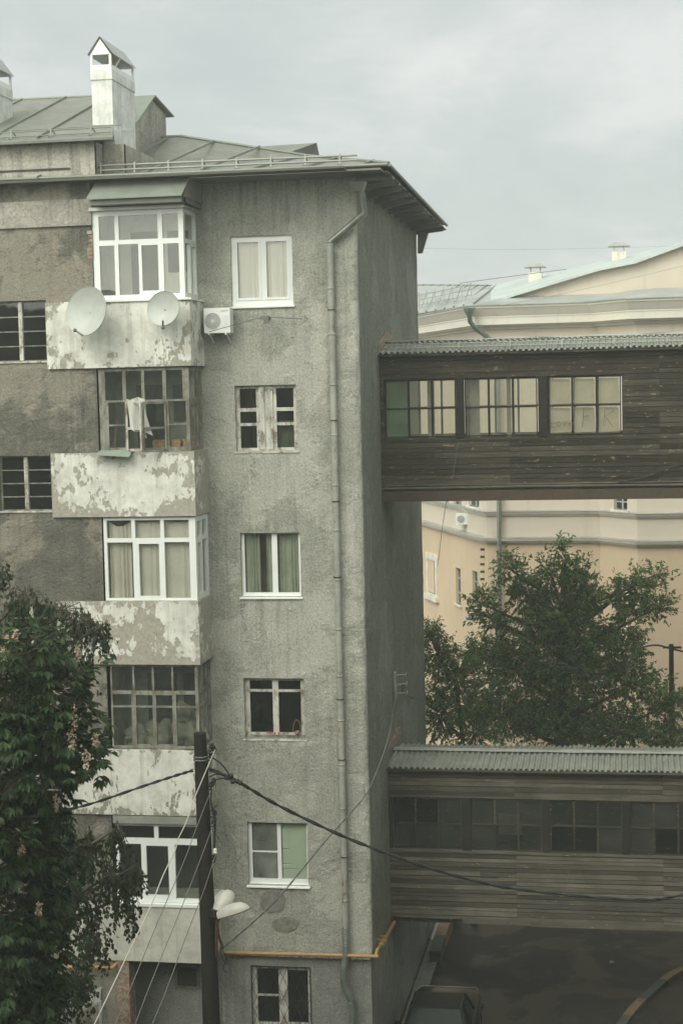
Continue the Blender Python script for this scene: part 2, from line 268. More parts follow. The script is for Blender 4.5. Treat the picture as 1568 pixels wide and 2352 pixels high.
# ---------------------------------------------------------------- mesh helpers
ORG = {}
class MB:
    def __init__(s): s.v = []; s.f = []; s.sm = []
    def add(s, vs, fs, smooth=False):
        n = len(s.v); s.v += [tuple(p) for p in vs]; s.f += [tuple(i+n for i in f) for f in fs]; s.sm += [smooth]*len(fs); return s
    def quad(s, *p): return s.add(p, [tuple(range(len(p)))])
    def box(s, x0, x1, y0, y1, z0, z1):
        return s.hexa([(x0, y0, z0), (x1, y0, z0), (x1, y1, z0), (x0, y1, z0), (x0, y0, z1), (x1, y0, z1), (x1, y1, z1), (x0, y1, z1)])
    def hexa(s, p): return s.add(p, [(0, 3, 2, 1), (4, 5, 6, 7), (0, 1, 5, 4), (1, 2, 6, 5), (2, 3, 7, 6), (3, 0, 4, 7)])
    def bar(s, a, b, w, h, upv=(0, 0, 1)):           # rectangular bar from a to b
        a, b = V(a), V(b); d = (b-a).normalized(); u = V(upv)
        if abs(d.dot(u)) > .95: u = V((0, 1, 0))
        x = d.cross(u).normalized()*w/2; y = x.cross(d).normalized()*h/2
        return s.hexa([a-x-y, a+x-y, a+x+y, a-x+y, b-x-y, b+x-y, b+x+y, b-x+y])
    def tube(s, pts, r, seg=8, cap=True):
        pts = [V(p) for p in pts]; rs = r if isinstance(r, (list, tuple)) else [r]*len(pts)
        n = len(pts); vs = []; prev = None
        for i, p in enumerate(pts):
            d = (pts[min(i+1, n-1)]-pts[max(i-1, 0)]).normalized()
            u = V((0, 0, 1)) if abs(d.z) < .9 else V((1, 0, 0))
            if prev is not None: u = prev
            x = (u - d*u.dot(d)).normalized(); y = d.cross(x); prev = x
            for k in range(seg):
                a = 2*math.pi*k/seg; vs.append(p + (x*math.cos(a)+y*math.sin(a))*rs[i])
        fs = [(i*seg+k, i*seg+(k+1) % seg, (i+1)*seg+(k+1) % seg, (i+1)*seg+k) for i in range(n-1) for k in range(seg)]
        s.add(vs, fs, True)
        if cap: s.add(vs[:seg][::-1], [tuple(range(seg))]); s.add(vs[-seg:], [tuple(range(seg))])
        return s
    def lathe(s, c, axis, prof, seg=20, sx=1., sy=1.):     # prof: (dist along axis, radius)
        c = V(c); a = V(axis).normalized(); u = V((0, 0, 1)) if abs(a.z) < .9 else V((1, 0, 0))
        x = u.cross(a).normalized(); y = a.cross(x); vs = []
        for d, r in prof:
            for k in range(seg):
                t = 2*math.pi*k/seg; vs.append(c + a*d + x*math.cos(t)*r*sx + y*math.sin(t)*r*sy)
        n = len(prof)
        s.add(vs, [(i*seg+k, i*seg+(k+1) % seg, (i+1)*seg+(k+1) % seg, (i+1)*seg+k) for i in range(n-1) for k in range(seg)], True)
        return s
    def ball(s, c, r, seg=12, rings=8, jit=0., sq=(1, 1, 1)):
        c = V(c); vs = []
        for i in range(rings+1):
            t = math.pi*i/rings
            for k in range(seg):
                a = 2*math.pi*k/seg; d = V((math.sin(t)*math.cos(a), math.sin(t)*math.sin(a), math.cos(t)))
                q = r*(1+jit*noise.noise(d*2+c*3)); vs.append(c+V((d.x*sq[0], d.y*sq[1], d.z*sq[2]))*q)
        return s.add(vs, [(i*seg+k, (i+1)*seg+k, (i+1)*seg+(k+1) % seg, i*seg+(k+1) % seg) for i in range(rings) for k in range(seg)], True)
    def wave(s, p00, p10, p01, nx, ny, fn):           # sheet p00->p10, p00->p01, offset vector by fn(i/nx, j/ny)
        p00, p10, p01 = V(p00), V(p10), V(p01); vs = []
        for j in range(ny+1):
            for i in range(nx+1):
                a, b = i/nx, j/ny; vs.append(p00+(p10-p00)*a+(p01-p00)*b+V(fn(a, b)))
        return s.add(vs, [(j*(nx+1)+i, j*(nx+1)+i+1, (j+1)*(nx+1)+i+1, (j+1)*(nx+1)+i) for j in range(ny) for i in range(nx)], True)
    def build(s, name, mat, parent=None, **tags):
        o0 = ORG.get(parent.name, V()) if parent else V(tags.pop('org', (0, 0, 0)))
        me = bpy.data.meshes.new(name); me.from_pydata([tuple(V(p)-o0) for p in s.v], [], s.f); me.update()
        for p, q in zip(me.polygons, s.sm): p.use_smooth = q
        me.materials.append(MAT[mat] if isinstance(mat, str) else mat)
        o = bpy.data.objects.new(name, me); COL.objects.link(o); ORG[o.name] = o0
        if parent: o.parent = parent
        else: o.location = o0
        for k, x in tags.items(): o[k] = x
        return o
def thing(name, label, cat, loc=(0, 0, 0), group=None):
    o = bpy.data.objects.new(name, None); COL.objects.link(o); o.location = loc; ORG[o.name] = V(loc)
    o['label'] = label; o['category'] = cat; o.empty_display_size = .3
    if group: o['group'] = group
    return o
class Fr:                                              # a wall plane: a along it, z up, n outwards
    def __init__(s, O, A, Nn): s.O, s.A, s.N = V(O), V(A), V(Nn)
    def p(s, a, z, n=0): return s.O+s.A*a+V((0, 0, z))+s.N*n
    def box(s, mb, a0, a1, z0, z1, n0, n1):
        q = [(a0, z0, n1), (a1, z0, n1), (a1, z0, n0), (a0, z0, n0), (a0, z1, n1), (a1, z1, n1), (a1, z1, n0), (a0, z1, n0)]
        return mb.hexa([s.p(*k) for k in q])
    def plate(s, mb, a0, a1, z0, z1, holes, n0, n1, step=0, jit=0.):
        """solid rectangle with rectangular openings: face at n1, reveals back to n0"""
        A = {a0, a1}; Z = {z0, z1}
        for h in holes:
            A |= {min(max(h[0], a0), a1), min(max(h[1], a0), a1)}; Z |= {min(max(h[2], z0), z1), min(max(h[3], z0), z1)}
        A, Z = sorted(A), sorted(Z)
        if step:
            def sub(X):
                o = [X[0]]
                for b in X[1:]:
                    k = max(1, int(math.ceil((b-o[-1])/step))); a = o[-1]; o += [a+(b-a)*i/k for i in range(1, k+1)]
                return o
            A, Z = sub(A), sub(Z)
        solid = lambda i, j: 0 <= i < len(A)-1 and 0 <= j < len(Z)-1 and not any(h[0] < (A[i]+A[i+1])/2 < h[1] and h[2] < (Z[j]+Z[j+1])/2 < h[3] for h in holes)
        def q(i, j, n):
            v = s.p(A[i], Z[j], n)
            if jit:
                d = noise.noise(v*2.3)*jit + noise.noise(v*7.)*jit*.6; e = noise.noise(v*5.+V((9, 3, 1)))*jit*.7
                v = v + s.N*d + s.A*e*(0 if i in (0, len(A)-1) else 1) + V((0, 0, e*.5))
            return v
        for i in range(len(A)-1):
            for j in range(len(Z)-1):
                if not solid(i, j): continue
                mb.quad(q(i, j, n1), q(i+1, j, n1), q(i+1, j+1, n1), q(i, j+1, n1))
                if not solid(i-1, j): mb.quad(q(i, j, n0), q(i, j, n1), q(i, j+1, n1), q(i, j+1, n0))
                if not solid(i+1, j): mb.quad(q(i+1, j, n1), q(i+1, j, n0), q(i+1, j+1, n0), q(i+1, j+1, n1))
                if not solid(i, j-1): mb.quad(q(i, j, n0), q(i+1, j, n0), q(i+1, j, n1), q(i, j, n1))
                if not solid(i, j+1): mb.quad(q(i, j+1, n1), q(i+1, j+1, n1), q(i+1, j+1, n0), q(i, j+1, n0))
        return mb
    def glazing(s, parent, a0, a1, z0, z1, cells, n, fmat='pvc', gmat='pane', depth=.06, name='window', pname='pane', inset=.5, room=None, rd=1.5):
        """frame = plate minus cells (fractions of the opening), a pane sheet in its middle, a room behind"""
        W, H = a1-a0, z1-z0
        hs = [(a0+c[0]*W, a0+c[1]*W, z0+c[2]*H, z0+c[3]*H) for c in cells]
        f = s.plate(MB(), a0, a1, z0, z1, hs, n-depth, n).build(name, fmat, parent)
        if gmat == 'mixed':
            k2 = [(int(h[0]*37+h[2]*91)*7919) % 5 for h in hs]
            for sel, mt in ((lambda k: k in (0, 2, 4), 'grimy'), (lambda k: k == 1, 'dim'), (lambda k: k == 3, 'baypane')):
                g = MB()
                for h, k in zip(hs, k2):
                    if sel(k): tl = .004*(k-2); g.quad(s.p(h[0], h[2], n-depth*inset+tl), s.p(h[1], h[2], n-depth*inset-tl), s.p(h[1], h[3], n-depth*inset), s.p(h[0], h[3], n-depth*inset+tl))
                if g.v: g.build(pname, mt, f)
            hs = []
        g = MB()
        for h in hs: g.quad(s.p(h[0], h[2], n-depth*inset), s.p(h[1], h[2], n-depth*inset), s.p(h[1], h[3], n-depth*inset), s.p(h[0], h[3], n-depth*inset))
        if g.v: g.build(pname, gmat, f)
        if room:
            m = MB(); e = .03; b0 = n-depth-.02; b1 = b0-rd
            p = [s.p(a0-e, z0-e, b0), s.p(a1+e, z0-e, b0), s.p(a1+e, z1+e, b0), s.p(a0-e, z1+e, b0), s.p(a0-e, z0-e, b1), s.p(a1+e, z0-e, b1), s.p(a1+e, z1+e, b1), s.p(a0-e, z1+e, b1)]
            m.add(p, [(4, 5, 6, 7), (0, 1, 5, 4), (2, 3, 7, 6), (1, 2, 6, 5), (3, 0, 4, 7)]); m.build('room_recess', room, f)
        return f
def grid(xs, zs, t=.02, tz=None):
    """cells between bar centres given as fractions; t, tz half bar widths as fractions"""
    tz = tz or t
    return [(xs[i]+t, xs[i+1]-t, zs[j]+tz, zs[j+1]-tz) for i in range(len(xs)-1) for j in range(len(zs)-1)]
def curtain(fr, a0, a1, z0, z1, n, folds=7, amp=.03, droop=0.):
    m = MB()
    m.wave(fr.p(a0, z1, n), fr.p(a1, z1, n), fr.p(a0, z0, n), 60, 10,
           lambda a, b: fr.N*(amp*(math.sin(a*folds*6.28+2*math.sin(a*9))*(.5+.5*b)))+V((0, 0, -droop*math.sin(a*math.pi)*(1-b))))
    return m
def catenary(a, b, sag, n=16): 
    a, b = V(a), V(b); return [a.lerp(b, i/n)-V((0, 0, sag*4*(i/n)*(1-i/n))) for i in range(n+1)]
def spl(pts, n=6):                                     # smooth curve through points
    P = [V(p) for p in pts]; P = [2*P[0]-P[1]]+P+[2*P[-1]-P[-2]]; o = []
    for i in range(1, len(P)-2):
        for k in range(n):
            t = k/n; a, b, c, d = P[i-1:i+3]
            o.append(.5*((2*b)+(c-a)*t+(2*a-5*b+4*c-d)*t*t+(3*b-3*c+d-a)*t**3))
    o.append(P[-2]); return o

# ---------------------------------------------------------------- ground
MB().quad((-300, -60, 0), (300, -60, 0), (300, 400, 0), (-300, 400, 0)).build('ground', 'asphalt', kind='structure')
m = MB(); m.wave((-5.36, -8, .004), (-4.95, -8, .10), (-5.36, 14, .004), 2, 40, lambda a, b: (0.03*noise.noise(V((b*20, a*3, 1))), 0, 0)); m.build('pavement', 'plinth', kind='structure')
def kerb(name, pts, wd=.22, h=.13):
    pts = spl(pts, 5); Ls = 0; a = MB(); b = MB(); base = MB()
    for i in range(len(pts)-1):
        p, q = pts[i], pts[i+1]; d = (q-p).normalized(); x = V((-d.y, d.x, 0))*wd/2; k = int(Ls/1.3) % 2; Ls += (q-p).length
        u = V((0, 0, h)); (a if k else b).hexa([p-x, p+x, q+x, q-x, p-x+u, p+x+u, q+x+u, q-x+u])
    o = a.build(name, 'kyellow', kind='structure'); c = b.build(name+'_green', 'kgreen', o)
    return o
kerb('kerb', [atZ(1700, 2215), atZ(1568, 2236), atZ(1500, 2283), atZ(1440, 2345), atZ(1400, 2420), atZ(1380, 2520)])
kerb('kerb', [(-5.0, 8.2, 0), (-5.0, 9.5, 0), (-4.97, 11., 0), (-4.9, 12.8, 0)], .3, .38)
MB().quad(*[p+V((0, 0, .05)) for p in (atZ(1700, 2225), atZ(1568, 2245), atZ(1500, 2293), atZ(1440, 2355), atZ(1400, 2430), atZ(1380, 2530), V((6, 0, 0)), V((6, 7, 0)))]).build('lawn_bed', 'asphalt', kind='structure')

# ---------------------------------------------------------------- the house: walls
XC, YB = -5.38, 10.3                                    # side wall plane and far corner
FRONT = Fr((0, 0, 0), (1, 0, 0), (0, -1, 0)); WING = Fr((0, -1.1, 0), (1, 0, 0), (0, -1, 0))
SIDE = Fr((XC, 0, 0), (0, 1, 0), (1, 0, 0)); BAYR = Fr((-8.78, 0, 0), (0, 1, 0), (1, 0, 0))
house = thing('apartment_building', 'grey rendered five storey block with stacked glazed balconies and a drainpipe by its corner', 'building', (-9, 3, 0))
WIN = [(-8.07, -6.75, 17.03, 18.50), (-8.06, -6.74, 13.99, 15.37), (-8.03, -6.73, 10.88, 12.24), (-8.04, -6.73, 7.81, 9.11), (-8.05, -6.73, 4.60, 5.97), (-8.06, -6.74, 1.42, 2.79)]
mw = FRONT.plate(MB(), -10.7, XC-.09, 3.06, 19.75, [h for h in WIN[:5]], -.24, 0, .16, .016)
z = 3.06; cs = []
while z < 19.76: cs.append(z); z += .12
ring = []
for z in cs:                                            # worn rounded corner between the two walls
    j = noise.noise(V((1, 2, z*2.1)))*.03+noise.noise(V((5, 2, z*7)))*.02
    ring.append([V((XC-.09, 0, z)), V((XC-.055+j*.3, .012-j*.2, z)), V((XC-.02+j*.5, .035-j*.4, z)), V((XC+.002, .075+j, z)), V((XC, .13, z))])
for a, b in zip(ring, ring[1:]):
    for k in range(4): mw.add([a[k], a[k+1], b[k+1], b[k]], [(0, 1, 2, 3)], True)
mw.build('front_wall', 'facade', house)
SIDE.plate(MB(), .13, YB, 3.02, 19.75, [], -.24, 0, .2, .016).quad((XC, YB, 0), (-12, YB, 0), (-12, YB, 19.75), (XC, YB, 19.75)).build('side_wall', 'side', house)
FRONT.plate(MB(), -10.7, XC-.04, 0, 3.045, [WIN[5]], -.22, -.035, .2, .008).build('plinth', 'plinth', house)
SIDE.plate(MB(), .036, YB, 0, 3.0, [], -.2, -.035, .25, .01).build('plinth', 'plinth', house)
# broken render line above the plinth
m = MB()
m.wave((-8.7, -.02, 3.02), (XC-.05, -.02, 3.02), (-8.7, -.005, 3.065), 90, 1, lambda a, b: (0, -.012*noise.noise(V((a*50, b, 3))), .02*noise.noise(V((a*40, 2, b)))))
m.build('plinth_ledge', 'brick', house)
# wing wall (front of the left part) with its stair windows
WW = [(-12.95, -11.79, 15.98, 17.24), (-12.95, -11.79, 12.84, 14.0), (-12.95, -11.79, 9.7, 10.85), (-12.95, -11.79, 6.55, 7.72), (-12.95, -11.79, 3.42, 4.6)]
WING.plate(MB(), -18, -10.73, 0, 19.75, WW, -.2, 0, .16, .02).quad((-10.73, -1.1, 0), (-10.73, 0, 0), (-10.73, 0, 19.7), (-10.73, -1.1, 19.7)).build('wing_wall', 'wing', house)
m = MB(); WING.box(m, -18, -10.72, 18.78, 19.28, -.02, .03); WING.box(m, -18, -10.72, 18.74, 18.79, -.02, .055); m.build('frieze', 'band', house)
m = MB()
for i in range(7): WING.box(m, -10.80-random.random()*.07, -10.715, 18.05+i*.085, 18.12+i*.085, -.05, .008+random.random()*.008)
m.build('exposed_brick', 'brick', house)
for (a0, a1, z0, z1) in WW:
    f = WING.glazing(house, a0, a1, z0, z1, [(.035, .455, .02+i*.2425, .02+i*.2425+.222) for i in range(4)]+[(.545, .965, .02+i*.2425, .02+i*.2425+.222) for i in range(4)], -.09, 'oldgrey', 'dim', .06, room='dark')
    m = MB(); WING.box(m, a0+.465*(a1-a0), a0+.535*(a1-a0), z0+.02, z1-.02, -.09, -.06); WING.box(m, a0-.03, a1+.03, z0-.035, z0, -.09, .03); m.build('sill', 'oldwhite', f)

# windows of the front wall
def sill(fr, f, a0, a1, z0, mat='pvc', out=.05, n=-.1):
    m = MB(); e = .035
    m.hexa([fr.p(a0-e, z0-.055, out), fr.p(a1+e, z0-.055, out), fr.p(a1+e, z0-.02, n), fr.p(a0-e, z0-.02, n), fr.p(a0-e, z0-.03, out), fr.p(a1+e, z0-.03, out), fr.p(a1+e, z0+.012, n), fr.p(a0-e, z0+.012, n)]); m.build('sill', mat, f)
h = WIN[0]
f = FRONT.glazing(house, *h, [(.1, .455, .12, .92), (.565, .91, .12, .92)], -.06, room='paleroom'); sill(FRONT, f, h[0], h[1], h[2]+.02)
m = MB()
for a, b in ((.07, .48), (.54, .94)): FRONT.plate(m, h[0]+a*1.32, h[0]+b*1.32, h[2]+.09*1.47, h[2]+.95*1.47, [(h[0]+(a+.035)*1.32, h[0]+(b-.035)*1.32, h[2]+.125*1.47, h[2]+.915*1.47)], -.055, -.045)
m.build('sash', 'pvc', f)
h = WIN[1]
f = FRONT.glazing(house, *h, [(.06, .33, .04, .38), (.06, .33, .425, .60), (.06, .33, .655, .95), (.66, .94, .04, .38), (.66, .94, .425, .60), (.66, .94, .655, .95)], -.1, 'oldwhite', 'dim', .08, room='dark'); sill(FRONT, f, h[0], h[1], h[2], 'oldwhite', .02)
m = MB(); FRONT.box(m, h[0]+.5, h[0]+.62, h[2]+.02, h[3]-.03, -.099, -.07); FRONT.box(m, h[0]+.68, h[0]+.80, h[2]+.02, h[3]-.03, -.099, -.075); m.build('mullion', 'oldwhite', f)
h = WIN[2]
f = FRONT.glazing(house, *h, [(.05, .51, .05, .975), (.60, .955, .05, .975)], -.1, room='paleroom'); sill(FRONT, f, h[0], h[1], h[2])
h = WIN[3]
f = FRONT.glazing(house, *h, [(.08, .46, .08, .76), (.08, .46, .80, .95), (.56, .93, .08, .76), (.56, .93, .80, .95)], -.11, 'oldwhite', 'dim', .07, room='dark'); sill(FRONT, f, h[0], h[1], h[2], 'oldwhite', .015)
m = MB(); FRONT.box(m, h[0]+.04, h[1]-.02, h[2]+.005, h[2]+.06, -.109, -.05); m.build('lower_rail', 'oldgrey', f)
h = WIN[4]
f = FRONT.glazing(house, *h, [(.06, .48, .08, .5), (.06, .48, .525, .975), (.545, .97, .08, .975)], -.1, room='dark'); sill(FRONT, f, h[0], h[1], h[2], 'pvc', .06)
MB().quad(*[FRONT.p(a, z, -.105) for a, z in ((h[0]+.1, h[2]+.12), (h[0]+.62, h[2]+.12), (h[0]+.62, h[3]-.04), (h[0]+.1, h[3]-.04))]).build('insect_screen', 'netting', f)
h = WIN[5]
f = FRONT.glazing(house, *h, [(.09, .45, .06, .49), (.09, .45, .515, .94), (.60, .94, .07, .93)], -.1, 'oldwhite', 'dim', .07, room='dark'); sill(FRONT, f, h[0], h[1], h[2], 'oldwhite', .02)
m = MB()
for i in range(-5, 8):
    a = h[0]+i*.2
    for s in (1, -1):
        p0 = [a, h[2]]; p1 = [a+s*.62, h[3]]
        if s < 0: p0[0] += .62; p1[0] += .62
        # clip to the window
        t0, t1 = 0, 1; dx = p1[0]-p0[0]
        ta, tb = sorted(((h[0]-p0[0])/dx, (h[1]-p0[0])/dx)); t0, t1 = max(0, ta), min(1, tb)
        if t1 > t0: m.tube([FRONT.p(p0[0]+dx*t0, p0[1]+(p1[1]-p0[1])*t0, -.02), FRONT.p(p0[0]+dx*t1, p0[1]+(p1[1]-p0[1])*t1, -.02)], .006, 5)
FRONT.plate(m, h[0], h[1], h[2], h[3], [(h[0]+.02, h[1]-.02, h[2]+.02, h[3]-.02)], -.03, -.012); m.build('grille', 'black', f)

for cu, cv, ru, rv, sq in ((626, 2072, 27, 24, 1), (655, 2124, 30, 17, 0)):      # old cement patches
    ring = []
    for i in range(28):
        t = i/28*6.283; e = 4 if sq else 2
        q = (abs(math.cos(t))**e+abs(math.sin(t))**e)**(-1/e)*(1+.14*noise.noise(V((math.cos(t)*2, math.sin(t)*2, cu))))
        ring.append(atY(cu+ru*q*math.cos(t), cv+rv*q*math.sin(t), -.022))
    m = MB(); m.add(ring+[p+V((0, .02, 0)) for p in ring], [tuple(range(28))]+[(i, i+28, (i+1) % 28+28, (i+1) % 28) for i in range(28)]); m.build('cement_patch', 'stain', house)
# ---------------------------------------------------------------- balconies
PZ = [(15.80, 17.18), (12.70, 14.04), (9.59, 10.92), (6.38, 7.77), (3.22, 4.47)]
GZ = [(17.20, 19.02), (14.05, 15.78), (10.93, 12.68), (7.79, 9.57), (4.49, 6.20)]
PM = ['peel1', 'peel2', 'peel3', 'peel4', 'peel5']
GX = [(-10.72, -8.79), (-10.70, -8.77), (-10.70, -8.72), (-10.66, -8.76), (-10.66, -8.82)]
bays = []
for k in range(5):
    z0, z1 = PZ[k]; m = MB()
    WING.plate(m, -11.77, -8.68, z0, z1, [], 0, .06, .3, .006)
    Fr((-8.68, 0, 0), (0, 1, 0), (1, 0, 0)).plate(m, -1.155, -.005, z0, z1, [], -.1, 0, .3, .006)
    m.box(-11.75, -8.70, -1.14, 0, z0+.003, z0+.16)      # slab
    m.box(-8.80, -8.685, -1.15, -.01, z1-.02, z1+.004)
    m.quad((-11.77, -1.16, z1), (-8.68, -1.16, z1), (-8.68, -1.0, z1), (-11.77, -1.0, z1))
    bays.append(m.build('balcony', PM[k], house))
def bayglaze(k, cells, scells, fmat, gmat, depth=.07, room='dark', smat=None):
    a0, a1 = GX[k]; z0, z1 = GZ[k]; b = bays[k]; n = -.02
    W, H = a1-a0, z1-z0
    hs = [(a0+c[0]*W, a0+c[1]*W, z0+c[2]*H, z0+c[3]*H) for c in cells]
    WING.plate(MB(), a0, a1, z0, z1, hs, n-depth, n).build('window_frame', fmat, b)
    RS = Fr((a1-.005, 0, 0), (0, 1, 0), (1, 0, 0)); s0, s1 = -1.1+.02+depth, -.01; SW = s1-s0
    h2 = [(s0+c[0]*SW, s0+c[1]*SW, z0+c[2]*H, z0+c[3]*H) for c in scells]
    RS.plate(MB(), s0, s1, z0, z1, h2, -depth, 0).build('window_frame', fmat, b)
    g = MB()
    for h in hs: g.quad(*[WING.p(a, z, n-depth/2) for a, z in ((h[0], h[2]), (h[1], h[2]), (h[1], h[3]), (h[0], h[3]))])
    for h in h2: g.quad(*[RS.p(a, z, -depth/2) for a, z in ((h[0], h[2]), (h[1], h[2]), (h[1], h[3]), (h[0], h[3]))])
    g.build('pane', gmat, b)
    m = MB(); m.quad((a0+.01, .002-.02, z0), (a1-.05, -.018, z0), (a1-.05, -.018, z1), (a0+.01, -.018, z1)); m.quad((a0+.01, -1.0, z1-.01), (a1-.05, -1.0, z1-.01), (a1-.05, -.02, z1-.01), (a0+.01, -.02, z1-.01))
    m.quad((a0+.012, -1.0, z0), (a0+.012, -.02, z0), (a0+.012, -.02, z1), (a0+.012, -1.0, z1)); m.build('inner_wall', room, b)
    m = MB(); m.box(a0+.5, a0+1.15, -.035, -.02, z0, z1-.35); m.box(a0+1.3, a0+1.75, -.035, -.02, z0+.6, z1-.35); m.build('inner_door', 'dark', b)
b1c = [(.07, .235, .05, .61), (.28, .50, .05, .62), (.535, .715, .09, .60), (.775, .945, .05, .61), (.07, .245, .67, .94), (.29, .72, .67, .94), (.77, .945, .67, .94)]
bayglaze(0, b1c, [(.08, .44, .06, .62), (.56, .9, .06, .60), (.08, .9, .67, .96)], 'pvc', 'pane', room='paleroom')
bayglaze(1, [(.07, .265, .62, .965), (.305, .475, .62, .965), (.51, .71, .62, .965), (.75, .93, .62, .965), (.10, .28, .05, .31), (.10, .28, .33, .595), (.32, .72, .04, .595), (.77, .96, .05, .31), (.77, .96, .33, .595)][:9],
         [(.1, .3, .04, .55), (.42, .6, .04, .55), (.7, .9, .04, .55), (.1, .3, .64, .95), (.42, .6, .64, .95), (.7, .9, .64, .95)], 'oldgrey', 'baypane', room='bayroom')
bayglaze(2, [(.035, .315, .03, .70), (.38, .60, .055, .68), (.66, .93, .03, .70), (.035, .305, .75, .965), (.345, .62, .75, .965), (.66, .93, .75, .965)],
         [(.1, .38, .06, .68), (.5, .88, .06, .70), (.1, .42, .75, .94), (.52, .88, .75, .94)], 'pvc', 'pane', room='paleroom')
bayglaze(3, [(.02, .235, .03, .49), (.02, .235, .51, .65), (.285, .475, .05, .49), (.285, .475, .51, .64), (.515, .70, .05, .49), (.515, .70, .51, .64), (.745, .965, .03, .49), (.745, .965, .51, .65), (.02, .255, .69, .98), (.275, .475, .69, .98), (.50, .70, .69, .98), (.72, .965, .69, .98)],
         [(.06, .28, .03, .49), (.06, .28, .51, .65), (.36, .6, .03, .49), (.36, .6, .51, .65), (.7, .92, .03, .65), (.06, .28, .70, .97), (.36, .6, .70, .97), (.7, .92, .70, .97)], 'oldgrey', 'baypane', room='bayroom')
bayglaze(4, [(.04, .30, .05, .73), (.36, .62, .085, .71), (.70, .975, .05, .73), (.04, .46, .80, .96), (.51, .975, .80, .96)],
         [(.1, .45, .05, .73), (.55, .9, .05, .73), (.1, .9, .80, .96)], 'pvc', 'pane')
# extra trims of the balconies
def sub(m, mat, k, name): return m.build(name, mat, bays[k])
m = MB(); m.box(-10.76, -8.74, -1.17, -1.05, 19.02, 19.09); m.box(-8.80, -8.72, -1.1, 0, 19.02, 19.075); sub(m, 'palemetal', 0, 'trim')
m = MB(); m.box(-10.74, -8.70, -1.2, -1.05, 17.15, 17.20); m.box(-8.78, -8.64, -1.18, 0, 17.15, 17.19); sub(m, 'pvc', 0, 'sill')
m = MB(); m.box(-10.72, -8.68, -1.19, -1.05, 4.42, 4.48); m.box(-8.84, -8.6, -1.18, 0, 4.42, 4.46); sub(m, 'pvc', 4, 'sill')
m = MB(); m.box(-10.68, -8.80, -1.17, -1.05, 6.20, 6.36); m.box(-8.84, -8.7, -1.17, 0, 6.2, 6.3); sub(m, 'palemetal', 4, 'fascia')
m = MB(); m.hexa([(-10.72, -1.42, 14.0), (-9.98, -1.44, 13.95), (-10.0, -1.12, 14.08), (-10.70, -1.12, 14.08), (-10.72, -1.42, 14.012), (-9.98, -1.44, 13.962), (-10.0, -1.12, 14.092), (-10.70, -1.12, 14.092)]); sub(m, 'tin', 1, 'tin_sill')
# opened sashes of the second balcony
def sash(p0, p1, z0, z1, rail=.45):
    m = MB(); p0, p1 = V(p0), V(p1)
    A0, A1, B0, B1 = p0+V((0, 0, z0)), p1+V((0, 0, z0)), p0+V((0, 0, z1)), p1+V((0, 0, z1))
    for a, b in ((A0, A1), (B0, B1), (A0, B0), (A1, B1), (A0.lerp(B0, rail), A1.lerp(B1, rail))): m.bar(a, b, .035, .05)
    return m
sub(sash((-10.10, -1.12, 0), (-9.66, -1.62, 0), 14.09, 15.08), 'oldwhite', 1, 'open_sash')
sub(sash((-9.28, -1.10, 0), (-9.64, -1.5, 0), 14.11, 15.06), 'oldgrey', 1, 'open_sash')
# sloping tin roof over the top balcony
m = MB()
hood = [(-10.56, -1.08, 19.68), (-8.58, -1.08, 19.68), (-8.66, -1.62, 19.2), (-10.66, -1.62, 19.2)]
m.hexa([hood[3], hood[2], hood[1], hood[0], *[(p[0], p[1], p[2]+.025) for p in (hood[3], hood[2], hood[1], hood[0])]])
m.box(-10.62, -8.70, -1.5, -1.3, 19.10, 19.21); sub(m, 'metal', 0, 'hood')
m = MB(); m.add([(-8.64, -1.58, 19.2), (-8.64, -.02, 19.2), (-8.64, -.02, 19.7), (-8.6, -1.1, 19.68)], [(0, 1, 2, 3)]); m.add([(-8.66, -1.3, 19.1), (-8.66, -.02, 19.1), (-8.66, -.02, 19.2), (-8.66, -1.3, 19.2)], [(0, 1, 2, 3)]); sub(m, 'soffit', 0, 'hood_side')
# dark passage under the lowest balcony
m = MB(); m.quad((-10.7, -.03, 0), (-8.75, -.03, 0), (-8.75, -.03, 3.2), (-10.7, -.03, 3.2)); m.build('passage_wall', 'plinth', house)
hh = (-9.75, -9.2, 2.25, 2.75)
FRONT.glazing(house, *hh, [(.1, .9, .1, .9)], .08, 'oldgrey', 'dim', .05)
m = MB(); m.box(-10.72, -10.45, -1.13, -.7, 0, 3.2); m.build('pillar', 'brick', house)

# ---------------------------------------------------------------- roof
EV = 19.72
m = MB()
A_, B_, C_ = (-18, -1.62, EV), (-4.58, -.68, EV+.05), (-4.58, 10.45, EV-.12)
ap = V((-10.4, 5.0, 21.42)); ap2 = V((-6.9, 5.3, 20.95))
th = V((0, 0, .05))
m.add([A_, B_, (-7.2, 4.6, 20.75), tuple(ap), (-18, 5, 21.42)], [(0, 1, 2), (0, 2, 3), (0, 3, 4)])
m.add([B_, C_, (-8.6, 6.2, 21.0), (-7.2, 4.6, 20.75)], [(0, 1, 2, 3)])
m.add([C_, (-18, 11, EV), (-18, 5, 21.42), tuple(ap), (-8.6, 6.2, 21.0)], [(0, 1, 2, 3, 4)])
m.add([(-7.2, 4.6, 20.75), (-8.6, 6.2, 21.0), tuple(ap)], [(0, 1, 2)])
# edge strips
for a, b in ((A_, B_), (B_, C_)):
    a, b = V(a), V(b); m.quad(a-th, b-th, b, a)
# the rear raised part seen behind the hip
q = [atY(560, 338, 6), atY(727, 327, 6), atY(733, 358, 6.3), atY(600, 372, 4.5)]
m.quad(*q); m.quad(q[1], atY(727, 327, 7.5), atY(734, 360, 7.5), q[2])
roof = m.build('roof', 'roof', house)
